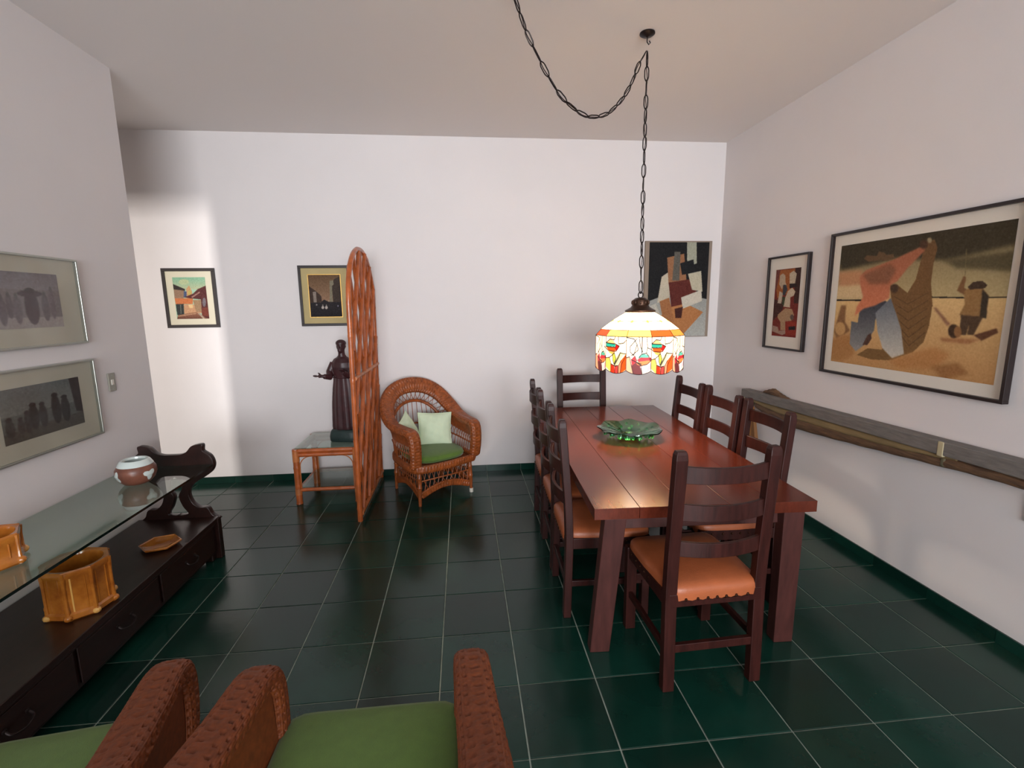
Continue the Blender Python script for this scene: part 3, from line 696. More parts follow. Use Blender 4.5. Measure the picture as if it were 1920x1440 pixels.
for k in range(30):
    an = 2 * PI * k / 30 + .1 * math.sin(k * 5); r0 = (.165, .135, .10)[k % 3]; z0 = (.054, .043, .034)[k % 3]
    MB().tube([(r0 * math.cos(an), r0 * math.sin(an), z0), ((r0 + .008) * math.cos(an), (r0 + .008) * math.sin(an), z0 - .010), ((r0 + .012) * math.cos(an), (r0 + .012) * math.sin(an), z0 - .019)], [.011, .008, .002], 8).build('glass_knob', glass_gr, bw)
MB().lathe([(.005, .0), (.05, 0), (.055, .004), (.045, .010)], 40, cap=True).build('foot_ring', bowl_g, bw)

# ------------------------------------------------------------ painted surfaces: colours brushed on a vertex grid
class Canvas:
    def __init__(s, w, h, bg=(128, 128, 128)):
        s.w, s.h = w, h; s.a = np.zeros((h, w, 3)); s.a[:] = bg
        s.X, s.Y = np.meshgrid((np.arange(w) + .5) / w, (np.arange(h) + .5) / h); s.Hm = None
    def frame(s, q):          # quad in drawing coordinates: TL, TR, BR, BL -> unit square
        A = []; b = []
        for (x, y), (u, v) in zip(q, [(0, 0), (1, 0), (1, 1), (0, 1)]):
            A.append([x, y, 1, 0, 0, 0, -u * x, -u * y]); b.append(u); A.append([0, 0, 0, x, y, 1, -v * x, -v * y]); b.append(v)
        h = np.linalg.solve(np.array(A, float), np.array(b, float)); s.Hm = np.append(h, 1).reshape(3, 3); return s
    def m(s, P):
        P = np.asarray(P, float)
        if s.Hm is None: return P
        q = np.c_[P, np.ones(len(P))] @ s.Hm.T; return q[:, :2] / q[:, 2:]
    def mask(s, P):
        P = s.m(P); ins = np.zeros(s.X.shape, bool); j = len(P) - 1
        for i in range(len(P)):
            xi, yi = P[i]; xj, yj = P[j]
            c = ((yi > s.Y) != (yj > s.Y)) & (s.X < (xj - xi) * (s.Y - yi) / (yj - yi + 1e-12) + xi); ins ^= c; j = i
        return ins
    def poly(s, P, c, c2=None, soft=0):
        k = s.mask(P).astype(float)
        k = s._blur(k[..., None], max(1, soft * (s.w / 150) ** 1.4) if s.w > 60 else soft)[..., 0]
        if c2 is not None:
            ys = s.m(P)[:, 1]; t = ((s.Y - ys.min()) / (ys.max() - ys.min() + 1e-9)).clip(0, 1)[..., None]; col = np.array(c) * (1 - t) + np.array(c2) * t
        else: col = np.array(c, float)
        s.a = s.a * (1 - k[..., None]) + col * k[..., None]; return s
    def ell(s, x, y, rx, ry, c, soft=0):
        return s.poly([(x + rx * math.cos(t), y + ry * math.sin(t)) for t in np.linspace(0, 2 * PI, 25)[:-1]], c, soft=soft)
    def line(s, P, wd, c):
        for (x0, y0), (x1, y1) in zip(P[:-1], P[1:]):
            d = math.hypot(x1 - x0, y1 - y0) + 1e-9; nx, ny = -(y1 - y0) / d * wd / 2, (x1 - x0) / d * wd / 2
            s.poly([(x0 + nx, y0 + ny), (x1 + nx, y1 + ny), (x1 - nx, y1 - ny), (x0 - nx, y0 - ny)], c)
        return s
    def _blur(s, A, k):
        for _ in range(int(k)):
            P = np.pad(A, ((1, 1), (1, 1), (0, 0)), 'edge'); A = (P[:-2, 1:-1] + P[2:, 1:-1] + P[1:-1, :-2] + P[1:-1, 2:] + P[1:-1, 1:-1] * 2) / 6
        return A
    def light(s, k): s.a = (s.a * k).clip(0, 255); return s
    def blur(s, k): s.a = s._blur(s.a, k); return s
    def noise(s, amp, k=3):
        n = np.random.normal(0, 1, (s.h, s.w, 1)); n = s._blur(n, k); n /= n.std(); s.a = (s.a + n * amp).clip(0, 255); return s
    def mesh(s, name, P3, m):
        """P3(u,v) -> 3D, u to the right, v downwards, arrays allowed"""
        U, V = np.meshgrid(np.linspace(0, 1, s.w), np.linspace(0, 1, s.h)); pts = P3(U.ravel(), V.ravel())
        idx = np.arange(s.w * s.h).reshape(s.h, s.w); F = np.stack([idx[:-1, :-1], idx[1:, :-1], idx[1:, 1:], idx[:-1, 1:]], -1).reshape(-1, 4)
        me = bpy.data.meshes.new(name); me.from_pydata(pts.tolist(), [], F.tolist()); me.materials.append(m)
        at = me.color_attributes.new('pic', 'FLOAT_COLOR', 'POINT'); c = s.a.reshape(-1, 3) / 255.; c = np.where(c <= .04045, c / 12.92, ((c + .055) / 1.055) ** 2.4)
        at.data.foreach_set('color', np.c_[c, np.ones(len(c))].ravel()); me.update(); return me
def framed(name, plane, pos, a0, a1, z0, z1, fw, mw, cv, fr_m, bd_m, lb, cat='picture', depth=.022, glass=False, slip=None, paint=None):
    """plane 'y': hangs on the far wall (a = x). plane 'xr' / 'xl': right / left wall (a = y). mw = mat width (a0,a1,bottom,top)"""
    ac, zc = (a0 + a1) / 2, (z0 + z1) / 2
    def T(a, z, d):          # d = distance from the wall
        if plane == 'y': return (a - ac, -d, z - zc)
        if plane == 'xr': return (-d, a - ac, z - zc)
        return (d, a - ac, z - zc)
    loc = {'y': (ac, pos, zc), 'xr': (pos, ac, zc), 'xl': (pos, ac, zc)}[plane]
    t = empty(name, loc, 0, lb, cat)
    def bx(b0, b1, c0, c1, d0, d1):
        p, q = T(b0, c0, d0), T(b1, c1, d1); return MB().box(*[f(p[i], q[i]) for i in range(3) for f in (min, max)])
    e = .002
    if fw:
        for (b0, b1, c0, c1) in ((a0, a1, z1 - fw, z1), (a0, a1, z0, z0 + fw), (a0, a0 + fw, z0 + fw, z1 - fw), (a1 - fw, a1, z0 + fw, z1 - fw)):
            bx(b0, b1, c0, c1, e, depth).build('frame_bar', fr_m, t, bevel=.0015, smooth=0)
    i0, i1, j0, j1 = a0 + fw, a1 - fw, z0 + fw, z1 - fw
    bx(i0, i1, j0, j1, e + .001, e + .010 if fw else depth).build('mat_board' if fw else 'panel', bd_m, t, smooth=0)
    p0, p1, q0, q1 = i0 + mw[0], i1 - mw[1], j0 + mw[2], j1 - mw[3]; dd = (e + .010 if fw else depth) + .0012
    flip = plane == 'xr'
    def P3(u, v):
        uu = 1 - u if flip else u
        a = p0 + (p1 - p0) * uu; z = q1 + (q0 - q1) * v
        if plane == 'y': return np.stack([a - ac, -dd + 0 * a, z - zc], 1)
        s = -1 if plane == 'xr' else 1
        return np.stack([s * dd + 0 * a, a - ac, z - zc], 1)
    me = cv.mesh('print', P3, paint or paint_m); o = bpy.data.objects.new('print', me); COL.objects.link(o); o.parent = t
    if slip:
        for (b0, b1, c0, c1) in ((p0 - slip, p1 + slip, q1, q1 + slip), (p0 - slip, p1 + slip, q0 - slip, q0), (p0 - slip, p0, q0, q1), (p1, p1 + slip, q0, q1)):
            bx(b0, b1, c0, c1, e + .009, e + .016).build('gold_slip', gold_m, t, smooth=0)
    if glass: bx(i0, i1, j0, j1, depth - .005, depth - .003).build('glass_pane', pane_p, t, smooth=0)
    return t
# street scene, far left
c = Canvas(160, 190, (150, 185, 160)).frame([(270, 345), (850, 345), (930, 1080), (365, 1080)])
c.poly([(250, 330), (870, 330), (880, 560), (280, 560)], (120, 168, 140), (170, 175, 140), 2).ell(480, 430, 90, 50, (170, 180, 140), 4)
c.poly([(520, 560), (570, 490), (625, 600), (625, 720), (540, 720)], (185, 140, 100), soft=1).ell(580, 620, 30, 45, (180, 160, 90), 1)
c.poly([(290, 465), (500, 555), (500, 590), (300, 560)], (50, 40, 38)).poly([(300, 560), (480, 580), (480, 720), (320, 720)], (140, 110, 88)).poly([(480, 590), (530, 600), (530, 700), (480, 700)], (70, 80, 110))
c.poly([(320, 715), (640, 720), (640, 820), (340, 820)], (190, 110, 66)).poly([(340, 820), (480, 815), (490, 1000), (370, 1010)], (48, 52, 50)).line([(425, 830), (435, 990)], 14, (110, 110, 100)).poly([(480, 830), (800, 830), (800, 980), (490, 990)], (186, 140, 104)).poly([(560, 830), (640, 830), (640, 890), (580, 890)], (216, 180, 130))
c.poly([(480, 700), (640, 640), (720, 560), (870, 495), (930, 1080), (800, 1060), (780, 740), (600, 720)], (82, 40, 38)).line([(620, 705), (760, 610)], 26, (150, 110, 100)).ell(838, 790, 32, 80, (110, 100, 104)).poly([(800, 890), (900, 880), (920, 1040), (800, 1020)], (110, 52, 40)).poly([(640, 750), (780, 750), (790, 960), (700, 960)], (150, 120, 90), soft=1)
c.poly([(365, 1090), (380, 1010), (700, 960), (930, 1090)], (150, 105, 80), (92, 52, 40)).line([(380, 1030), (700, 985)], 16, (170, 130, 100)).line([(740, 980), (840, 1080)], 30, (160, 140, 120)).blur(1).noise(5)
framed('framed_painting', 'y', YF, -2.062, -1.637, 1.421, 1.924, .026, (.055, .055, .05, .05), c, black_f, mat_board, 'small black framed street painting with turquoise sky, leftmost on the far wall')
# dusky street scene
c = Canvas(160, 190, (96, 72, 50)).frame([(310, 310), (870, 300), (925, 1035), (375, 1050)])
c.poly([(300, 300), (880, 290), (900, 780), (330, 800)], (92, 68, 46), (140, 108, 84), 4).poly([(320, 500), (450, 590), (550, 680), (560, 780), (350, 840)], (60, 44, 36)).poly([(400, 610), (455, 600), (470, 800), (420, 800)], (132, 118, 108), soft=1)
c.poly([(730, 490), (770, 380), (860, 330), (930, 1040), (760, 800)], (58, 46, 38)).poly([(690, 410), (755, 400), (765, 470), (735, 500), (750, 780), (700, 790)], (120, 112, 92), soft=1).poly([(340, 800), (540, 790), (600, 740), (680, 780), (930, 780), (930, 1060), (370, 1060)], (38, 32, 34), (22, 18, 22), 2)
for x in (578, 640): c.ell(x, 880, 24, 28, (168, 156, 148), 1).ell(x, 840, 12, 14, (120, 110, 105), 1)
c.ell(470, 835, 14, 14, (130, 120, 120), 1).ell(842, 850, 10, 16, (110, 105, 120), 1).ell(678, 762, 10, 10, (150, 140, 120), 1).noise(5)
framed('framed_painting', 'y', YF, -.948, -.512, 1.418, 1.943, .023, (.060, .060, .058, .058), c, black_f, mat(  'ochre_board', (176, 158, 112), .8, var=.05), 'dark dusky street painting in black frame with gold slip, behind the cane screen', slip=.006)
# abstract canvas near the corner (a plain stand-in of similar colours)
c = Canvas(220, 300, (18, 17, 18))
c.poly([(0, .62), (.42, .52), (1, .60), (1, 1), (0, 1)], (140, 140, 134), (165, 165, 158)).poly([(.62, 0), (.78, 0), (.80, .22), (.64, .26)], (150, 150, 132)).poly([(.1, .86), (.5, .60), (.95, .74), (.62, .98), (.3, .96)], (166, 110, 66)).poly([(.22, .36), (.40, .28), (.36, .58), (.16, .64)], (180, 170, 150))
c.poly([(.30, .16), (.58, .12), (.64, .40), (.34, .44)], (140, 96, 66)).poly([(.42, .10), (.52, .10), (.52, .40), (.40, .40)], (86, 82, 74)).poly([(.34, .42), (.78, .38), (.84, .62), (.40, .68)], (86, 34, 26)).poly([(.52, .22), (.74, .18), (.78, .32), (.56, .34)], (20, 20, 22)).poly([(.66, .33), (.88, .30), (.92, .52), (.74, .50)], (176, 168, 146)).poly([(.56, .58), (.90, .50), (.92, .62), (.60, .70)], (190, 182, 166))
c.poly([(.20, .62), (.36, .58), (.46, .84), (.30, .90)], (150, 98, 60)).poly([(0, .68), (.14, .64), (.30, .90), (.06, 1), (0, 1)], (176, 170, 158)).poly([(.46, .70), (.60, .68), (.58, .80), (.48, .80)], (60, 26, 20)).noise(4)
framed('canvas_painting', 'y', YF, 2.169, 2.812, 1.262, 2.151, 0, (.036, .028, .006, .012), c, black_f, mat('raw_canvas', (140, 124, 110), .9), 'unframed abstract canvas in black, brown and grey, behind the hanging lamp near the corner', 'painting', depth=.03)
# small picture on the right wall (left coordinates are traced in a zoomed crop of the photo)
c = Canvas(120, 280, (110, 40, 30)).frame([(330, 255), (632, 212), (566, 1168), (272, 1150)])
c.poly([(330, 255), (400, 245), (360, 520), (310, 520)], (110, 60, 52)).poly([(380, 260), (560, 230), (540, 420), (480, 560), (340, 640), (330, 520)], (150, 86, 44), soft=2).poly([(560, 220), (632, 212), (600, 700), (540, 700)], (58, 34, 28), soft=2).poly([(300, 650), (430, 700), (400, 800), (290, 950)], (66, 36, 30), soft=2)
for P_, k_ in (([(375, 330), (410, 300), (440, 330), (440, 420), (455, 460), (410, 470), (400, 520), (365, 450)], (170, 150, 126)), ([(490, 300), (540, 262), (575, 300), (560, 400), (555, 440), (490, 440)], (182, 164, 140)), ([(370, 540), (410, 570), (390, 710), (345, 705)], (176, 160, 140)), ([(470, 540), (520, 490), (560, 540), (540, 600), (500, 620), (495, 760), (415, 750), (440, 620)], (186, 170, 146)), ([(350, 860), (440, 770), (520, 780), (545, 860), (510, 940), (440, 950), (440, 1070), (380, 1070), (380, 960), (345, 900)], (160, 128, 96)), ([(285, 1010), (350, 1030), (360, 1080), (440, 1070), (455, 1110), (400, 1140), (280, 1090)], (150, 122, 106))):
    c.poly(P_, k_, soft=1)
c.poly([(415, 455), (450, 455), (465, 520), (430, 600), (405, 590)], (62, 60, 62)).poly([(400, 620), (440, 620), (420, 740), (400, 720)], (60, 66, 44)).poly([(490, 440), (560, 430), (590, 470), (490, 500)], (36, 24, 24)).poly([(440, 950), (575, 945), (570, 1168), (440, 1160)], (134, 44, 28)).poly([(480, 1020), (560, 1010), (560, 1060), (480, 1066)], (34, 22, 24)).ell(520, 890, 22, 38, (90, 74, 66), 1).poly([(272, 1120), (400, 1140), (566, 1130), (566, 1170), (272, 1150)], (120, 36, 26)).noise(5)
framed('framed_print', 'xr', XR, .420, .878, 1.221, 1.925, .014, (.075, .075, .085, .085), c, black_f, white_board, 'narrow upright red and cream framed print, left of the big picture on the right wall', depth=.03)
# large picture on the right wall
c = Canvas(400, 290, (180, 150, 105)).frame([(580, 312), (1630, 163), (1440, 1203), (503, 1035)])
c.poly([(400, 60), (1700, 60), (1600, 660), (500, 660)], (62, 54, 38), (176, 156, 112), 3).poly([(500, 655), (1600, 660), (1500, 1300), (480, 1100)], (206, 172, 118), (176, 128, 80), 2)
c.poly([(570, 300), (1640, 150), (1600, 330), (1200, 420), (900, 400), (570, 470)], (58, 50, 34), soft=14).poly([(1180, 420), (1590, 370), (1580, 500), (1250, 470)], (84, 74, 50), soft=9).poly([(560, 480), (700, 470), (700, 600), (560, 600)], (176, 128, 90), soft=12).poly([(540, 570), (700, 560), (700, 650), (545, 650)], (196, 170, 128), soft=8)
c.line([(535, 656), (690, 660)], 9, (34, 26, 20)).line([(1090, 650), (1290, 658), (1550, 660)], 8, (34, 26, 20))
c.poly([(545, 780), (570, 690), (600, 690), (590, 790), (620, 850), (540, 900), (525, 850)], (130, 92, 58), soft=3).ell(562, 835, 30, 42, (186, 144, 92), 2).poly([(500, 900), (640, 860), (640, 1000), (560, 1040), (500, 1020)], (166, 118, 70), soft=8)
c.poly([(860, 570), (900, 565), (960, 620), (1010, 540), (1050, 400), (1078, 300), (1130, 285), (1145, 340), (1115, 450), (1100, 560), (1105, 700), (1080, 830), (1045, 930), (980, 990), (850, 1038), (740, 1030), (655, 1000), (720, 960), (800, 972), (850, 900), (870, 760)], (104, 74, 44), (122, 90, 52))
for k in range(6): c.line([(880 + 8 * k, 640 + 50 * k), (960, 690 + 52 * k), (1085 - 6 * k, 620 + 50 * k)], 5, (92, 64, 38))
c.poly([(680, 715), (830, 665), (865, 700), (770, 780), (760, 850), (700, 940), (650, 978), (615, 930), (628, 790), (665, 800)], (52, 54, 62), (140, 138, 134), 1).poly([(690, 940), (720, 880), (740, 866), (745, 900), (720, 940)], (80, 54, 42))
c.poly([(770, 740), (862, 650), (892, 750), (918, 850), (930, 1000), (860, 1025), (805, 960), (780, 860)], (92, 98, 108), (196, 190, 176), 1)
c.poly([(683, 510), (720, 470), (800, 440), (900, 400), (1035, 335), (1078, 322), (1066, 360), (960, 470), (900, 548), (862, 570), (852, 650), (770, 695), (700, 714), (648, 758), (662, 700), (700, 640), (684, 560)], (150, 92, 66), (198, 118, 84), 2).poly([(700, 500), (860, 430), (900, 470), (850, 560), (740, 560)], (128, 84, 60), soft=8)
c.poly([(710, 398), (728, 376), (786, 382), (800, 352), (832, 362), (842, 376), (886, 372), (888, 396), (850, 414), (800, 410), (735, 416)], (98, 74, 50), soft=1).ell(1065, 315, 24, 30, (74, 50, 34), 2).ell(1100, 290, 14, 18, (150, 132, 100), 1).ell(885, 590, 24, 28, (72, 52, 36), 2)
c.poly([(1290, 640), (1250, 612), (1292, 520), (1306, 530), (1292, 596), (1325, 620)], (118, 82, 50), soft=1).line([(1300, 520), (1314, 350)], 4, (110, 96, 64)).poly([(1290, 620), (1320, 598), (1400, 600), (1432, 650), (1412, 780), (1345, 800), (1258, 765), (1292, 700)], (142, 106, 64), soft=1).poly([(1398, 605), (1432, 650), (1412, 790), (1375, 785)], (56, 46, 34), soft=1)
c.poly([(1312, 592), (1348, 560), (1400, 555), (1428, 582), (1412, 602), (1325, 608)], (66, 48, 34)).poly([(1268, 765), (1395, 780), (1335, 892), (1300, 888), (1312, 825), (1292, 892), (1254, 888)], (78, 58, 40), soft=1).ell(1222, 866, 32, 44, (66, 46, 30), 1).ell(1245, 870, 22, 36, (140, 98, 60), 1)
c.poly([(1335, 892), (1470, 852), (1478, 880), (1380, 928)], (92, 58, 38), soft=1).poly([(1108, 715), (1124, 716), (1205, 822), (1185, 832)], (140, 98, 72), soft=2).poly([(1140, 905), (1380, 920), (1300, 945), (1150, 925)], (156, 104, 66), soft=4)
c.poly([(830, 1040), (1000, 990), (1110, 960), (1200, 1010), (1100, 1100), (900, 1090)], (176, 124, 74), soft=12).poly([(1080, 1080), (1240, 1060), (1300, 1130), (1150, 1160)], (150, 104, 62), soft=8).noise(3)
framed('framed_painting', 'xr', XR, -.915, .222, 1.112, 2.012, .016, (.048, .058, .062, .066), c, black_f, white_board, 'large framed painting of a stooping figure hauling a brown net on a beach, right wall', depth=.035)
# two grey prints on the left wall
c = Canvas(160, 112, (112, 108, 108)).poly([(0, 0), (1, 0), (1, .3), (0, .3)], (104, 100, 104), (122, 118, 120)).poly([(0, .8), (1, .8), (1, 1), (0, 1)], (140, 134, 130))
for x, y, w_, h_, k_ in ((.12, .62, .08, .3, 66), (.24, .68, .05, .26, 88), (.60, .62, .09, .32, 60), (.60, .38, .16, .06, 62), (.78, .62, .05, .26, 84), (.88, .55, .04, .3, 96), (.42, .66, .05, .26, 92), (.33, .60, .04, .22, 84)): c.ell(x, y, w_, h_, (k_ + 6, k_, k_ + 4), 3).ell(x, y - h_ * .9, w_ * .4, .05, (k_ - 6,) * 3, 2)
c.light(1.22).noise(4)
framed('framed_print', 'xl', XL, -.62, .070, 1.405, 1.848, .010, (.12, .12, .085, .075), c, alu, mat('aged_paper', (204, 201, 182), .8, var=.06, vscale=6), 'upper silver framed grey engraving on the left wall', depth=.028, glass=True, paint=paint_g)
c = Canvas(160, 112, (84, 88, 84)).poly([(0, 0), (1, 0), (1, .5), (0, .5)], (88, 94, 92), (104, 108, 102)).poly([(0, .8), (1, .74), (1, 1), (0, 1)], (74, 74, 68)).poly([(.86, 0), (1, 0), (1, .75), (.9, .7)], (46, 42, 40), soft=2)
for x, y, w_, h_, k_ in ((.08, .72, .05, .18, 56), (.36, .60, .06, .24, 46), (.47, .62, .05, .24, 52), (.64, .56, .06, .30, 40), (.76, .60, .06, .26, 46), (.28, .68, .04, .2, 58), (.2, .72, .04, .14, 60)): c.ell(x, y, w_, h_, (k_, k_ + 2, k_), 2).ell(x, y - h_ * .95, w_ * .7, .04, (k_ - 8,) * 3, 1)
c.light(1.22).noise(4)
framed('framed_print', 'xl', XL, -.62, .085, .888, 1.315, .010, (.12, .10, .08, .075), c, alu, MATS['aged_paper'], 'lower silver framed dark engraving with standing figures, above the sideboard', depth=.028, glass=True, paint=paint_g)

# switch plates
def plate(loc, lb):
    t = empty('light_switch', loc, 0, lb, 'switch'); s = 1 if loc[0] < 0 else -1
    MB().box(*sorted((s * .001, s * .009)), -.027, .027, -.054, .054).build('cover_plate', white_p, t, bevel=.003, smooth=0)
    MB().box(*sorted((s * .007, s * .013)), -.010, .010, -.016, .016).build('rocker', white_w, t, bevel=.002, smooth=0)
    for z in (-.04, .04): MB().ball((s * .009, 0, z), .003, 5, 8, (.5, 1, 1)).build('screw', alu, t)
plate((XL, .227, 1.160), 'beige light switch plate on the left wall, right of the engravings')
plt_ = empty('cover_plate', (XR, -1.085, .675), 0, 'small white blank plate on the right wall below the spar, at the photo edge', 'wall plate')
MB().box(-.012, -.001, -.035, .035, -.06, .06).build('cover', mat('wall_white_plate', (196, 190, 184), .7), plt_, bevel=.004, smooth=0)
MB().box(-.0135, -.011, -.006, .006, -.064, -.058).build('latch', white_p, plt_, smooth=0)

# ------------------------------------------------------------ long timber spar on the right wall
sp = empty('timber_spar', (XR, -.3, .82), 0, 'long weathered grey timber spar with brown sheath bundled beneath, mounted on the right wall', 'spar')
by = .3; bz = -.82
MB().hexa([(-.085, 1.035 + by, .785 + bz), (-.008, 1.035 + by, .785 + bz), (-.008, -1.75 + by, .830 + bz), (-.085, -1.75 + by, .830 + bz)],
          [(-.085, 1.035 + by, .853 + bz), (-.008, 1.035 + by, .853 + bz), (-.008, -1.75 + by, .905 + bz), (-.085, -1.75 + by, .905 + bz)]).build('beam', spar_m, sp, bevel=.006, smooth=0)
MB().hexa([(-.085, 1.0 + by, .700 + bz), (-.02, 1.0 + by, .700 + bz), (-.02, .93 + by, .72 + bz), (-.085, .93 + by, .72 + bz)],
          [(-.085, 1.03 + by, .79 + bz), (-.02, 1.03 + by, .79 + bz), (-.02, .92 + by, .79 + bz), (-.085, .92 + by, .79 + bz)]).build('end_block', tie_m, sp, bevel=.008)
MB().lathe([(.001, 0), (.016, 0), (.018, .004), (.016, .010), (.001, .012)], 16).build('peg', white_w, sp).matrix_local = Matrix.Translation((-.086, .905 + by, .765 + bz)) @ Matrix.Rotation(-PI / 2, 4, 'Y')
def strip(name, P, hh, tt, m):
    C = smoothpath(P, 60); G = []
    HH = np.interp(np.linspace(0, 1, 60), np.linspace(0, 1, len(hh)), hh)
    for i, p in enumerate(C):
        k = HH[i]; wv = .0015 * math.sin(i * .9)
        G.append([(p[0] + tt * math.cos(q_) + .35 * k * math.sin(q_) * .3, p[1], p[2] + k / 2 * math.sin(q_) + wv) for q_ in np.linspace(0, 2 * PI, 13)[:-1]])
    o = MB().grid(np.array(G), cv=True, capu=True).build(name, m, sp, smooth=50); return o
def L3(x, y, z): return (x, y + by, z + bz)
strip('sheath_strip', [L3(-.06, .88, .775), L3(-.062, .5, .765), L3(-.064, 0, .775), L3(-.066, -.45, .79), L3(-.06, -.78, .812)], [.03, .05, .05, .04, .02], .010, mat('ochre_strip', (128, 108, 74), .75, var=.2, vscale=10, stretch=(6, .6, 6)))
strip('sheath_strip', [L3(-.045, .86, .745), L3(-.050, .55, .722), L3(-.052, .1, .742), L3(-.05, -.35, .763), L3(-.045, -.85, .788)], [.05, .115, .11, .085, .06], .022, sheath)
strip('sheath_strip', [L3(-.035, -.30, .775), L3(-.045, -.55, .770), L3(-.05, -.80, .785), L3(-.05, -1.2, .80), L3(-.045, -1.72, .815)], [.02, .05, .055, .05, .05], .020, sheath)
strip('sheath_strip', [L3(-.03, .80, .865), L3(-.035, .68, .885), L3(-.035, .58, .868), L3(-.03, .46, .855)], [.02, .055, .04, .01], .012, sheath)
rings(MB(), (0, 0, 0), (0, 1, 0), .01)
MB().box(-.087, -.006, -.730 + by, -.695 + by, .806 + bz, .884 + bz).build('strap', tie_m, sp, bevel=.006)
MB().box(-.070, -.020, -.73 + by, -.70 + by, .752 + bz, .80 + bz).build('strap', mat('olive_strap', (92, 86, 66), .8), sp, bevel=.01)
fl_ = MB(); fl_.hexa([(-.075, .86 + by, .39 + bz), (-.03, .86 + by, .385 + bz), (-.03, 1.00 + by, .41 + bz), (-.075, 1.0 + by, .42 + bz)], [(-.06, .90 + by, .72 + bz), (-.04, .90 + by, .72 + bz), (-.04, .97 + by, .72 + bz), (-.06, .97 + by, .72 + bz)])
fl_.build('hanging_flap', flap_m, sp, bevel=.004)
fl_ = MB(); fl_.hexa([(-.075, .80 + by, .40 + bz), (-.04, .80 + by, .40 + bz), (-.04, .86 + by, .388 + bz), (-.078, .86 + by, .388 + bz)], [(-.06, .89 + by, .70 + bz), (-.04, .89 + by, .70 + bz), (-.04, .91 + by, .70 + bz), (-.06, .91 + by, .70 + bz)])
fl_.build('hanging_flap', mat('tan_flap_dark', (124, 82, 44), .7), sp, bevel=.004)

# ------------------------------------------------------------ pendant lamp
LX, LY = 1.522, 0.0
lp = empty('pendant_lamp', (LX, LY, 1.212), 0, 'stained glass pendant lamp with scalloped skirt, hung on a swagged dark chain over the table', 'lamp')
NP = 12; RS = .260; face0 = -PI / 2 + math.atan2(LX - .468, 2.8 + LY) * 0 + .36
# rotate so one pane faces the viewer side of the room
ca = math.atan2(-2.807 - LY, .468 - LX)
def vtx(k, r, z): a_ = ca + (k - .5) * 2 * PI / NP; return np.array([r * math.cos(a_), r * math.sin(a_), z])
ZB, ZS, ZT, ZC = 0.0, .188, .222, .320      # skirt bottom, skirt top, band top, crown top (relative to 1.20)
WH = (255, 246, 228)
def design(kind):
    c = Canvas(96, 132, WH); O = (226, 112, 40); D = (40, 36, 34); Y = (240, 200, 90)
    if kind == 0:
        c.poly([(0, .62), (.12, .55), (.22, .8), (.3, 1), (0, 1)], (244, 190, 160)).poly([(.2, .62), (.34, .5), (.42, .66), (.24, .78)], (200, 60, 70)).poly([(.22, .78), (.42, .66), (.62, .72), (.66, 1), (.3, 1)], (134, 66, 66)).poly([(.5, .5), (.7, .44), (.9, .52), (.9, .58), (.5, .58)], (120, 196, 180)).poly([(.44, .6), (.6, .54), (.95, .58), (.95, .68), (.5, .66)], (206, 70, 80)).ell(.70, .70, .28, .06, (238, 160, 96)).poly([(.88, .56), (1, .60), (1, .72), (.92, .66)], (150, 30, 34)).poly([(.56, .78), (.9, .78), (.86, .94), (.62, .9)], (226, 220, 220)).poly([(.86, .8), (1, .74), (1, .92), (.8, 1)], (220, 190, 200))
        L_ = [[(.0, .02), (.3, .06), (.42, .2), (.3, .5), (.16, .42), (.14, .28), (.42, .04)], [(.42, .2), (.48, .34), (.2, .52)], [(.5, 0), (.55, .24), (.66, .4)], [(.62, 0), (.62, .44)], [(.8, 0), (.84, .3), (.8, .44)], [(0, .62), (.14, .55), (.22, .8), (.3, 1)], [(.2, .62), (.4, .66), (.62, .72)], [(.66, 1), (.6, .8)], [(.34, .5), (.44, .64)], [(.5, .56), (.6, .46), (.8, .44), (.92, .56)], [(.84, .3), (1, .36)], [(.44, .68), (.62, .76), (.85, .75), (.98, .68)]]
    else:
        c.poly([(.02, .2), (.2, .08), (.4, .14), (.46, .2), (.02, .22)], (248, 206, 150)).poly([(.02, .2), (.44, .2), (.5, .27), (.02, .3)], (64, 180, 160)).poly([(.02, .31), (.5, .29), (.44, .42), (.1, .40)], O).poly([(.5, .2), (.66, .26), (.52, .4), (.44, .34)], (200, 40, 36)).poly([(.1, .41), (.44, .42), (.4, .5), (.2, .48)], (246, 186, 110)).poly([(.34, .5), (.42, .44), (.5, .6), (.42, .76), (.36, .66)], (210, 220, 90)).poly([(0, .66), (.18, .60), (.26, .72), (.26, 1), (0, .92)], (250, 214, 120)).poly([(.26, .76), (.42, .78), (.46, 1), (.26, 1)], (214, 74, 40)).poly([(.44, .78), (.6, .78), (.62, 1), (.46, 1)], (206, 90, 80)).poly([(.62, .8), (.74, .66), (.72, 1), (.62, 1)], (240, 170, 130)).poly([(.74, .66), (.98, .5), (1, .96), (.72, 1)], O).poly([(.5, .56), (.7, .42), (.9, .48), (.6, .76), (.44, .78)], (246, 240, 190))
        L_ = [[(0, .2), (.2, .08), (.4, .1), (.46, .0)], [(0, .2), (.44, .2), (.66, .26), (.5, .4), (.1, .41), (0, .36)], [(0, .31), (.48, .29)], [(.6, 0), (.62, .2), (.86, .18), (.98, .1)], [(.18, .60), (.34, .5), (.42, .44)], [(.34, .5), (.36, .66), (.42, .76), (.5, .6), (.42, .44)], [(.42, .76), (.7, .44), (.98, .5)], [(.26, .74), (.26, 1)], [(.26, .76), (.46, .8), (.6, .78)], [(.46, .8), (.46, 1)], [(.62, 1), (.62, .8), (.76, .64)], [(.72, 1), (.78, .76), (.98, .55)], [(0, .66), (.18, .6), (.26, .74)], [(.44, .78), (.66, .54), (.72, .42)]]
    for P_ in L_: c.line([(x, y) for x, y in P_], .022, D)
    return c
dA, dB = design(0), design(1)
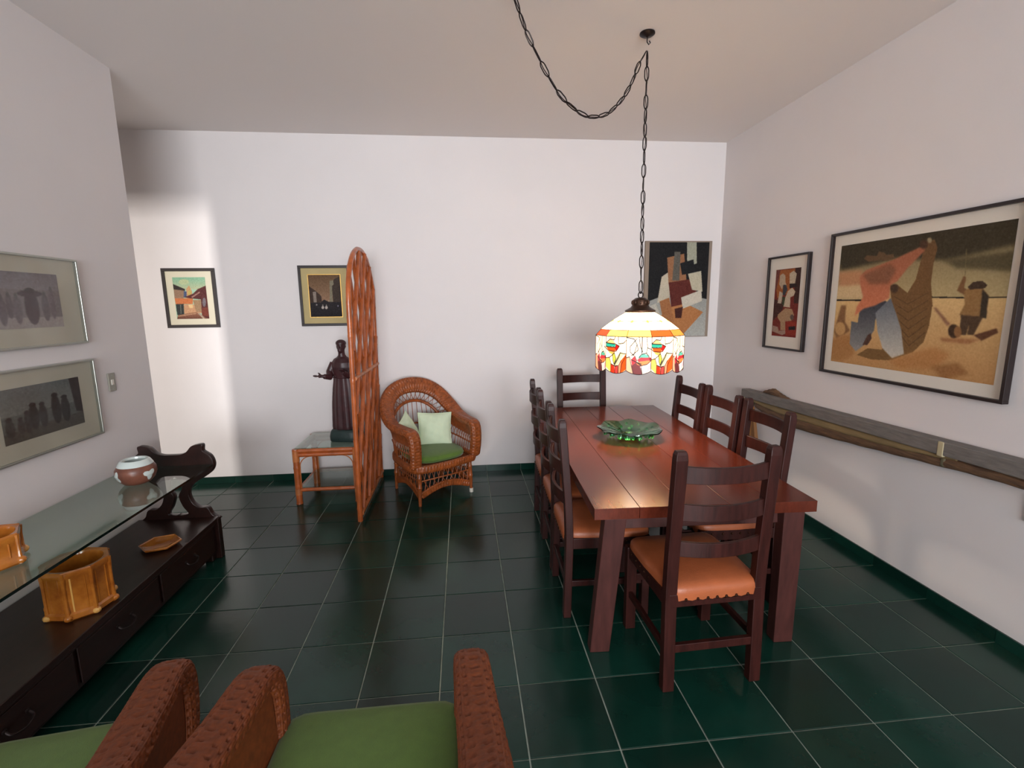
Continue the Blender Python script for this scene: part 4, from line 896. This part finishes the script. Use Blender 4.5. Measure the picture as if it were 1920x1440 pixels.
def scallop(u, k): return -.022 * math.sin(PI * u) ** .8 if k % 2 == 0 else -.018 * math.sin(PI * u) ** .8
band_c = [(255, 236, 150), (250, 214, 96), (232, 120, 56), (228, 112, 50), (240, 176, 90), (236, 130, 60)]
for k in range(NP):
    p0, p1 = vtx(k, RS, 0), vtx(k + 1, RS, 0); cv = dA if k % 2 == 0 else dB
    def P3(u, v, p0=p0, p1=p1, k=k):
        base = p0[None, :2] * (1 - u[:, None]) + p1[None, :2] * u[:, None]; sc_ = -.022 * np.sin(PI * u) ** .8
        return np.c_[base, ZS + (ZB + sc_ - ZS) * v]
    me = cv.mesh('skirt_panel', P3, glass_lamp); o = bpy.data.objects.new('skirt_panel', me); COL.objects.link(o); o.parent = lp
    sd = o.modifiers.new('s', 'SOLIDIFY'); sd.thickness = .002
    bc = Canvas(4, 3, band_c[(k * 5 + 0) % 6] if k not in (0, NP - 1) else (255, 236, 150))
    b0, b1, t0, t1 = vtx(k, RS, ZS), vtx(k + 1, RS, ZS), vtx(k, RS - .03, ZT), vtx(k + 1, RS - .03, ZT)
    me = bc.mesh('band_panel', lambda u, v: (t0 * (1 - u[:, None]) + t1 * u[:, None]) * (1 - v[:, None]) + (b0 * (1 - u[:, None]) + b1 * u[:, None]) * v[:, None], glass_lamp)
    o = bpy.data.objects.new('band_panel', me); COL.objects.link(o); o.parent = lp; o.modifiers.new('s', 'SOLIDIFY').thickness = .002
    cc = Canvas(16, 24, WH).line([(.0, .55), (.35, .55)], .03, (90, 84, 60)).line([(.65, .55), (1, .55)], .03, (90, 84, 60)).poly([(.0, .48), (.12, .5), (.12, .6), (0, .62)], (236, 232, 120)).poly([(1, .48), (.88, .5), (.88, .6), (1, .62)], (236, 232, 120))
    c0_, c1_ = vtx(k, .082, ZC), vtx(k + 1, .082, ZC)
    def P3c(u, v, t0=t0, t1=t1, c0_=c0_, c1_=c1_):
        q0 = c0_ * (1 - u[:, None]) + c1_ * u[:, None]; q1 = t0 * (1 - u[:, None]) + t1 * u[:, None]; p = q0 * (1 - v[:, None]) + q1 * v[:, None]; p[:, 2] += .005 * np.sin(PI * v); return p
    me = cc.mesh('crown_panel', P3c, MATS.get('crown') or mat('crown', WH, .3, attr='pic', emit_attr=.9, tl=.7)); o = bpy.data.objects.new('crown_panel', me); COL.objects.link(o); o.parent = lp; o.modifiers.new('s', 'SOLIDIFY').thickness = .002
    lm = MB(); e_ = 1.003
    lm.tube([vtx(k, RS * e_, ZB), vtx(k, RS * e_, ZS)], .0016, 5); lm.tube([vtx(k, RS * e_, ZS), vtx(k, (RS - .03) * e_, ZT)], .0016, 5)
    lm.tube([vtx(k, RS * e_, ZS), vtx(k + 1, RS * e_, ZS)], .0020, 5); lm.tube([vtx(k, (RS - .03) * e_, ZT), vtx(k + 1, (RS - .03) * e_, ZT)], .0018, 5)
    V_ = np.linspace(0, 1, 6)[:, None]; q = vtx(k, .082, ZC) * (1 - V_) + vtx(k, RS - .03, ZT) * V_; q[:, 2] += .005 * np.sin(PI * V_[:, 0]) + .001; lm.tube(q, .0011, 5)
    lm.tube([p0 * (1 - u) * e_ + p1 * u * e_ + np.array([0, 0, ZB - .022 * math.sin(PI * u) ** .8]) for u in np.linspace(0, 1, 12)], .0018, 5)
    lm.build('lead_came', lead_m, lp)
capo = MB().lathe([(.078, ZC - .004), (.088, ZC + .0), (.089, ZC + .010), (.074, ZC + .018), (.056, ZC + .028), (.048, ZC + .040), (.050, ZC + .055), (.046, ZC + .070), (.030, ZC + .082), (.012, ZC + .086), (.002, ZC + .087)], 36)
capo.build('cap', bronze, lp); q = MB()
for k in range(10): a_ = 2 * PI * k / 10; q.ball((.049 * math.cos(a_), .049 * math.sin(a_), ZC + .056), .011, 6, 8, (.6, .6, 1.2))
q.build('cap_ornament', bronze, lp)
MB().tube([(.014 * math.cos(t), 0, ZC + .100 + .018 * math.sin(t)) for t in np.linspace(0, 2 * PI, 20)[:-1]], .0035, 7, closed=True).build('loop', iron, lp)
bo = MB().ball((0, 0, .235), .032, 12, 16, (1, 1, 1.2)); bo.build('bulb', bulb_m, lp)
MB().tube([(0, 0, .262), (0, 0, .32)], .018, 10).build('lamp_holder', iron, lp)
ld = bpy.data.lights.new('bulb_light', 'POINT'); ld.energy = 30; ld.color = (1, .83, .64); ld.shadow_soft_size = .04
lo = bpy.data.objects.new('bulb_light', ld); COL.objects.link(lo); lo.location = (LX, LY, 1.20 + .165)
# chains
def link_mesh():
    w_, l_ = .0105, .040; m = MB()
    P = [(0, 0, l_), (w_ * .9, 0, l_ * .55), (w_, 0, 0), (w_ * .9, 0, -l_ * .55), (0, 0, -l_), (-w_ * .9, 0, -l_ * .55), (-w_, 0, 0), (-w_ * .9, 0, l_ * .55)]
    Q = smoothpath(P + [P[0]], 26)[:-1]; m.tube(Q, .0031, 6, closed=True); return m.mesh('chain_link', iron)
lkm = link_mesh(); org = Vector((LX, LY, 1.212))
def chain(P, cord=True):
    P = np.asarray(P, float); L = np.concatenate([[0], np.cumsum(np.linalg.norm(np.diff(P, axis=0), axis=1))]); n = int(round(L[-1] / .072)); st_ = L[-1] / n
    at = lambda s: Vector([np.interp(s, L, P[:, k]) for k in range(3)])
    for i in range(n):
        a_, b_ = at(i * st_), at((i + 1) * st_); o = bpy.data.objects.new('chain_link', lkm); COL.objects.link(o); o.parent = lp
        d = (b_ - a_).normalized(); qd = d.to_track_quat('Z', 'Y'); o.matrix_local = Matrix.Translation((a_ + b_) / 2 - org) @ qd.to_matrix().to_4x4() @ Matrix.Rotation(i * 1.35 + .4, 4, 'Z')
    if cord:
        pts = [np.array(at(s) - org) + [.004 * math.sin(s * 40), .004 * math.cos(s * 40), 0] for s in np.arange(0, L[-1], .012)]
        MB().tube(pts, .0022, 5).build('flex_cord', iron, lp)
chain([(LX, LY, 1.212 + ZC + .112), (1.503 + .006, -.024, 2.2), (1.503 + .004, -.028, 2.93)])
sw = smoothpath([(1.498, -.032, 2.93), (1.455, -.05, 2.86), (1.396, -.074, 2.728), (1.297, -.116, 2.603), (1.192, -.161, 2.545), (1.088, -.205, 2.55), (.975, -.253, 2.618), (.881, -.293, 2.734), (.799, -.328, 2.86), (.745, -.352, 2.99)], 60)
chain(sw)
for (x, y) in ((1.503, -.03), (.735, -.355)):
    MB().lathe([(.002, H - 3.0231), (.040, 0), (.041, -.006), (.030, -.014), (.010, -.018), (.004, -.022)], 24).build('ceiling_rose', iron, lp, loc=(x - LX, y - LY, H - 1.212 - .0005))
    MB().tube([(0, 0, -.018), (.0, 0, -.045), (.010, 0, -.058), (.018, 0, -.048), (.012, 0, -.038)], .003, 6).build('ceiling_hook', iron, lp, loc=(x - LX, y - LY, H - 1.212))
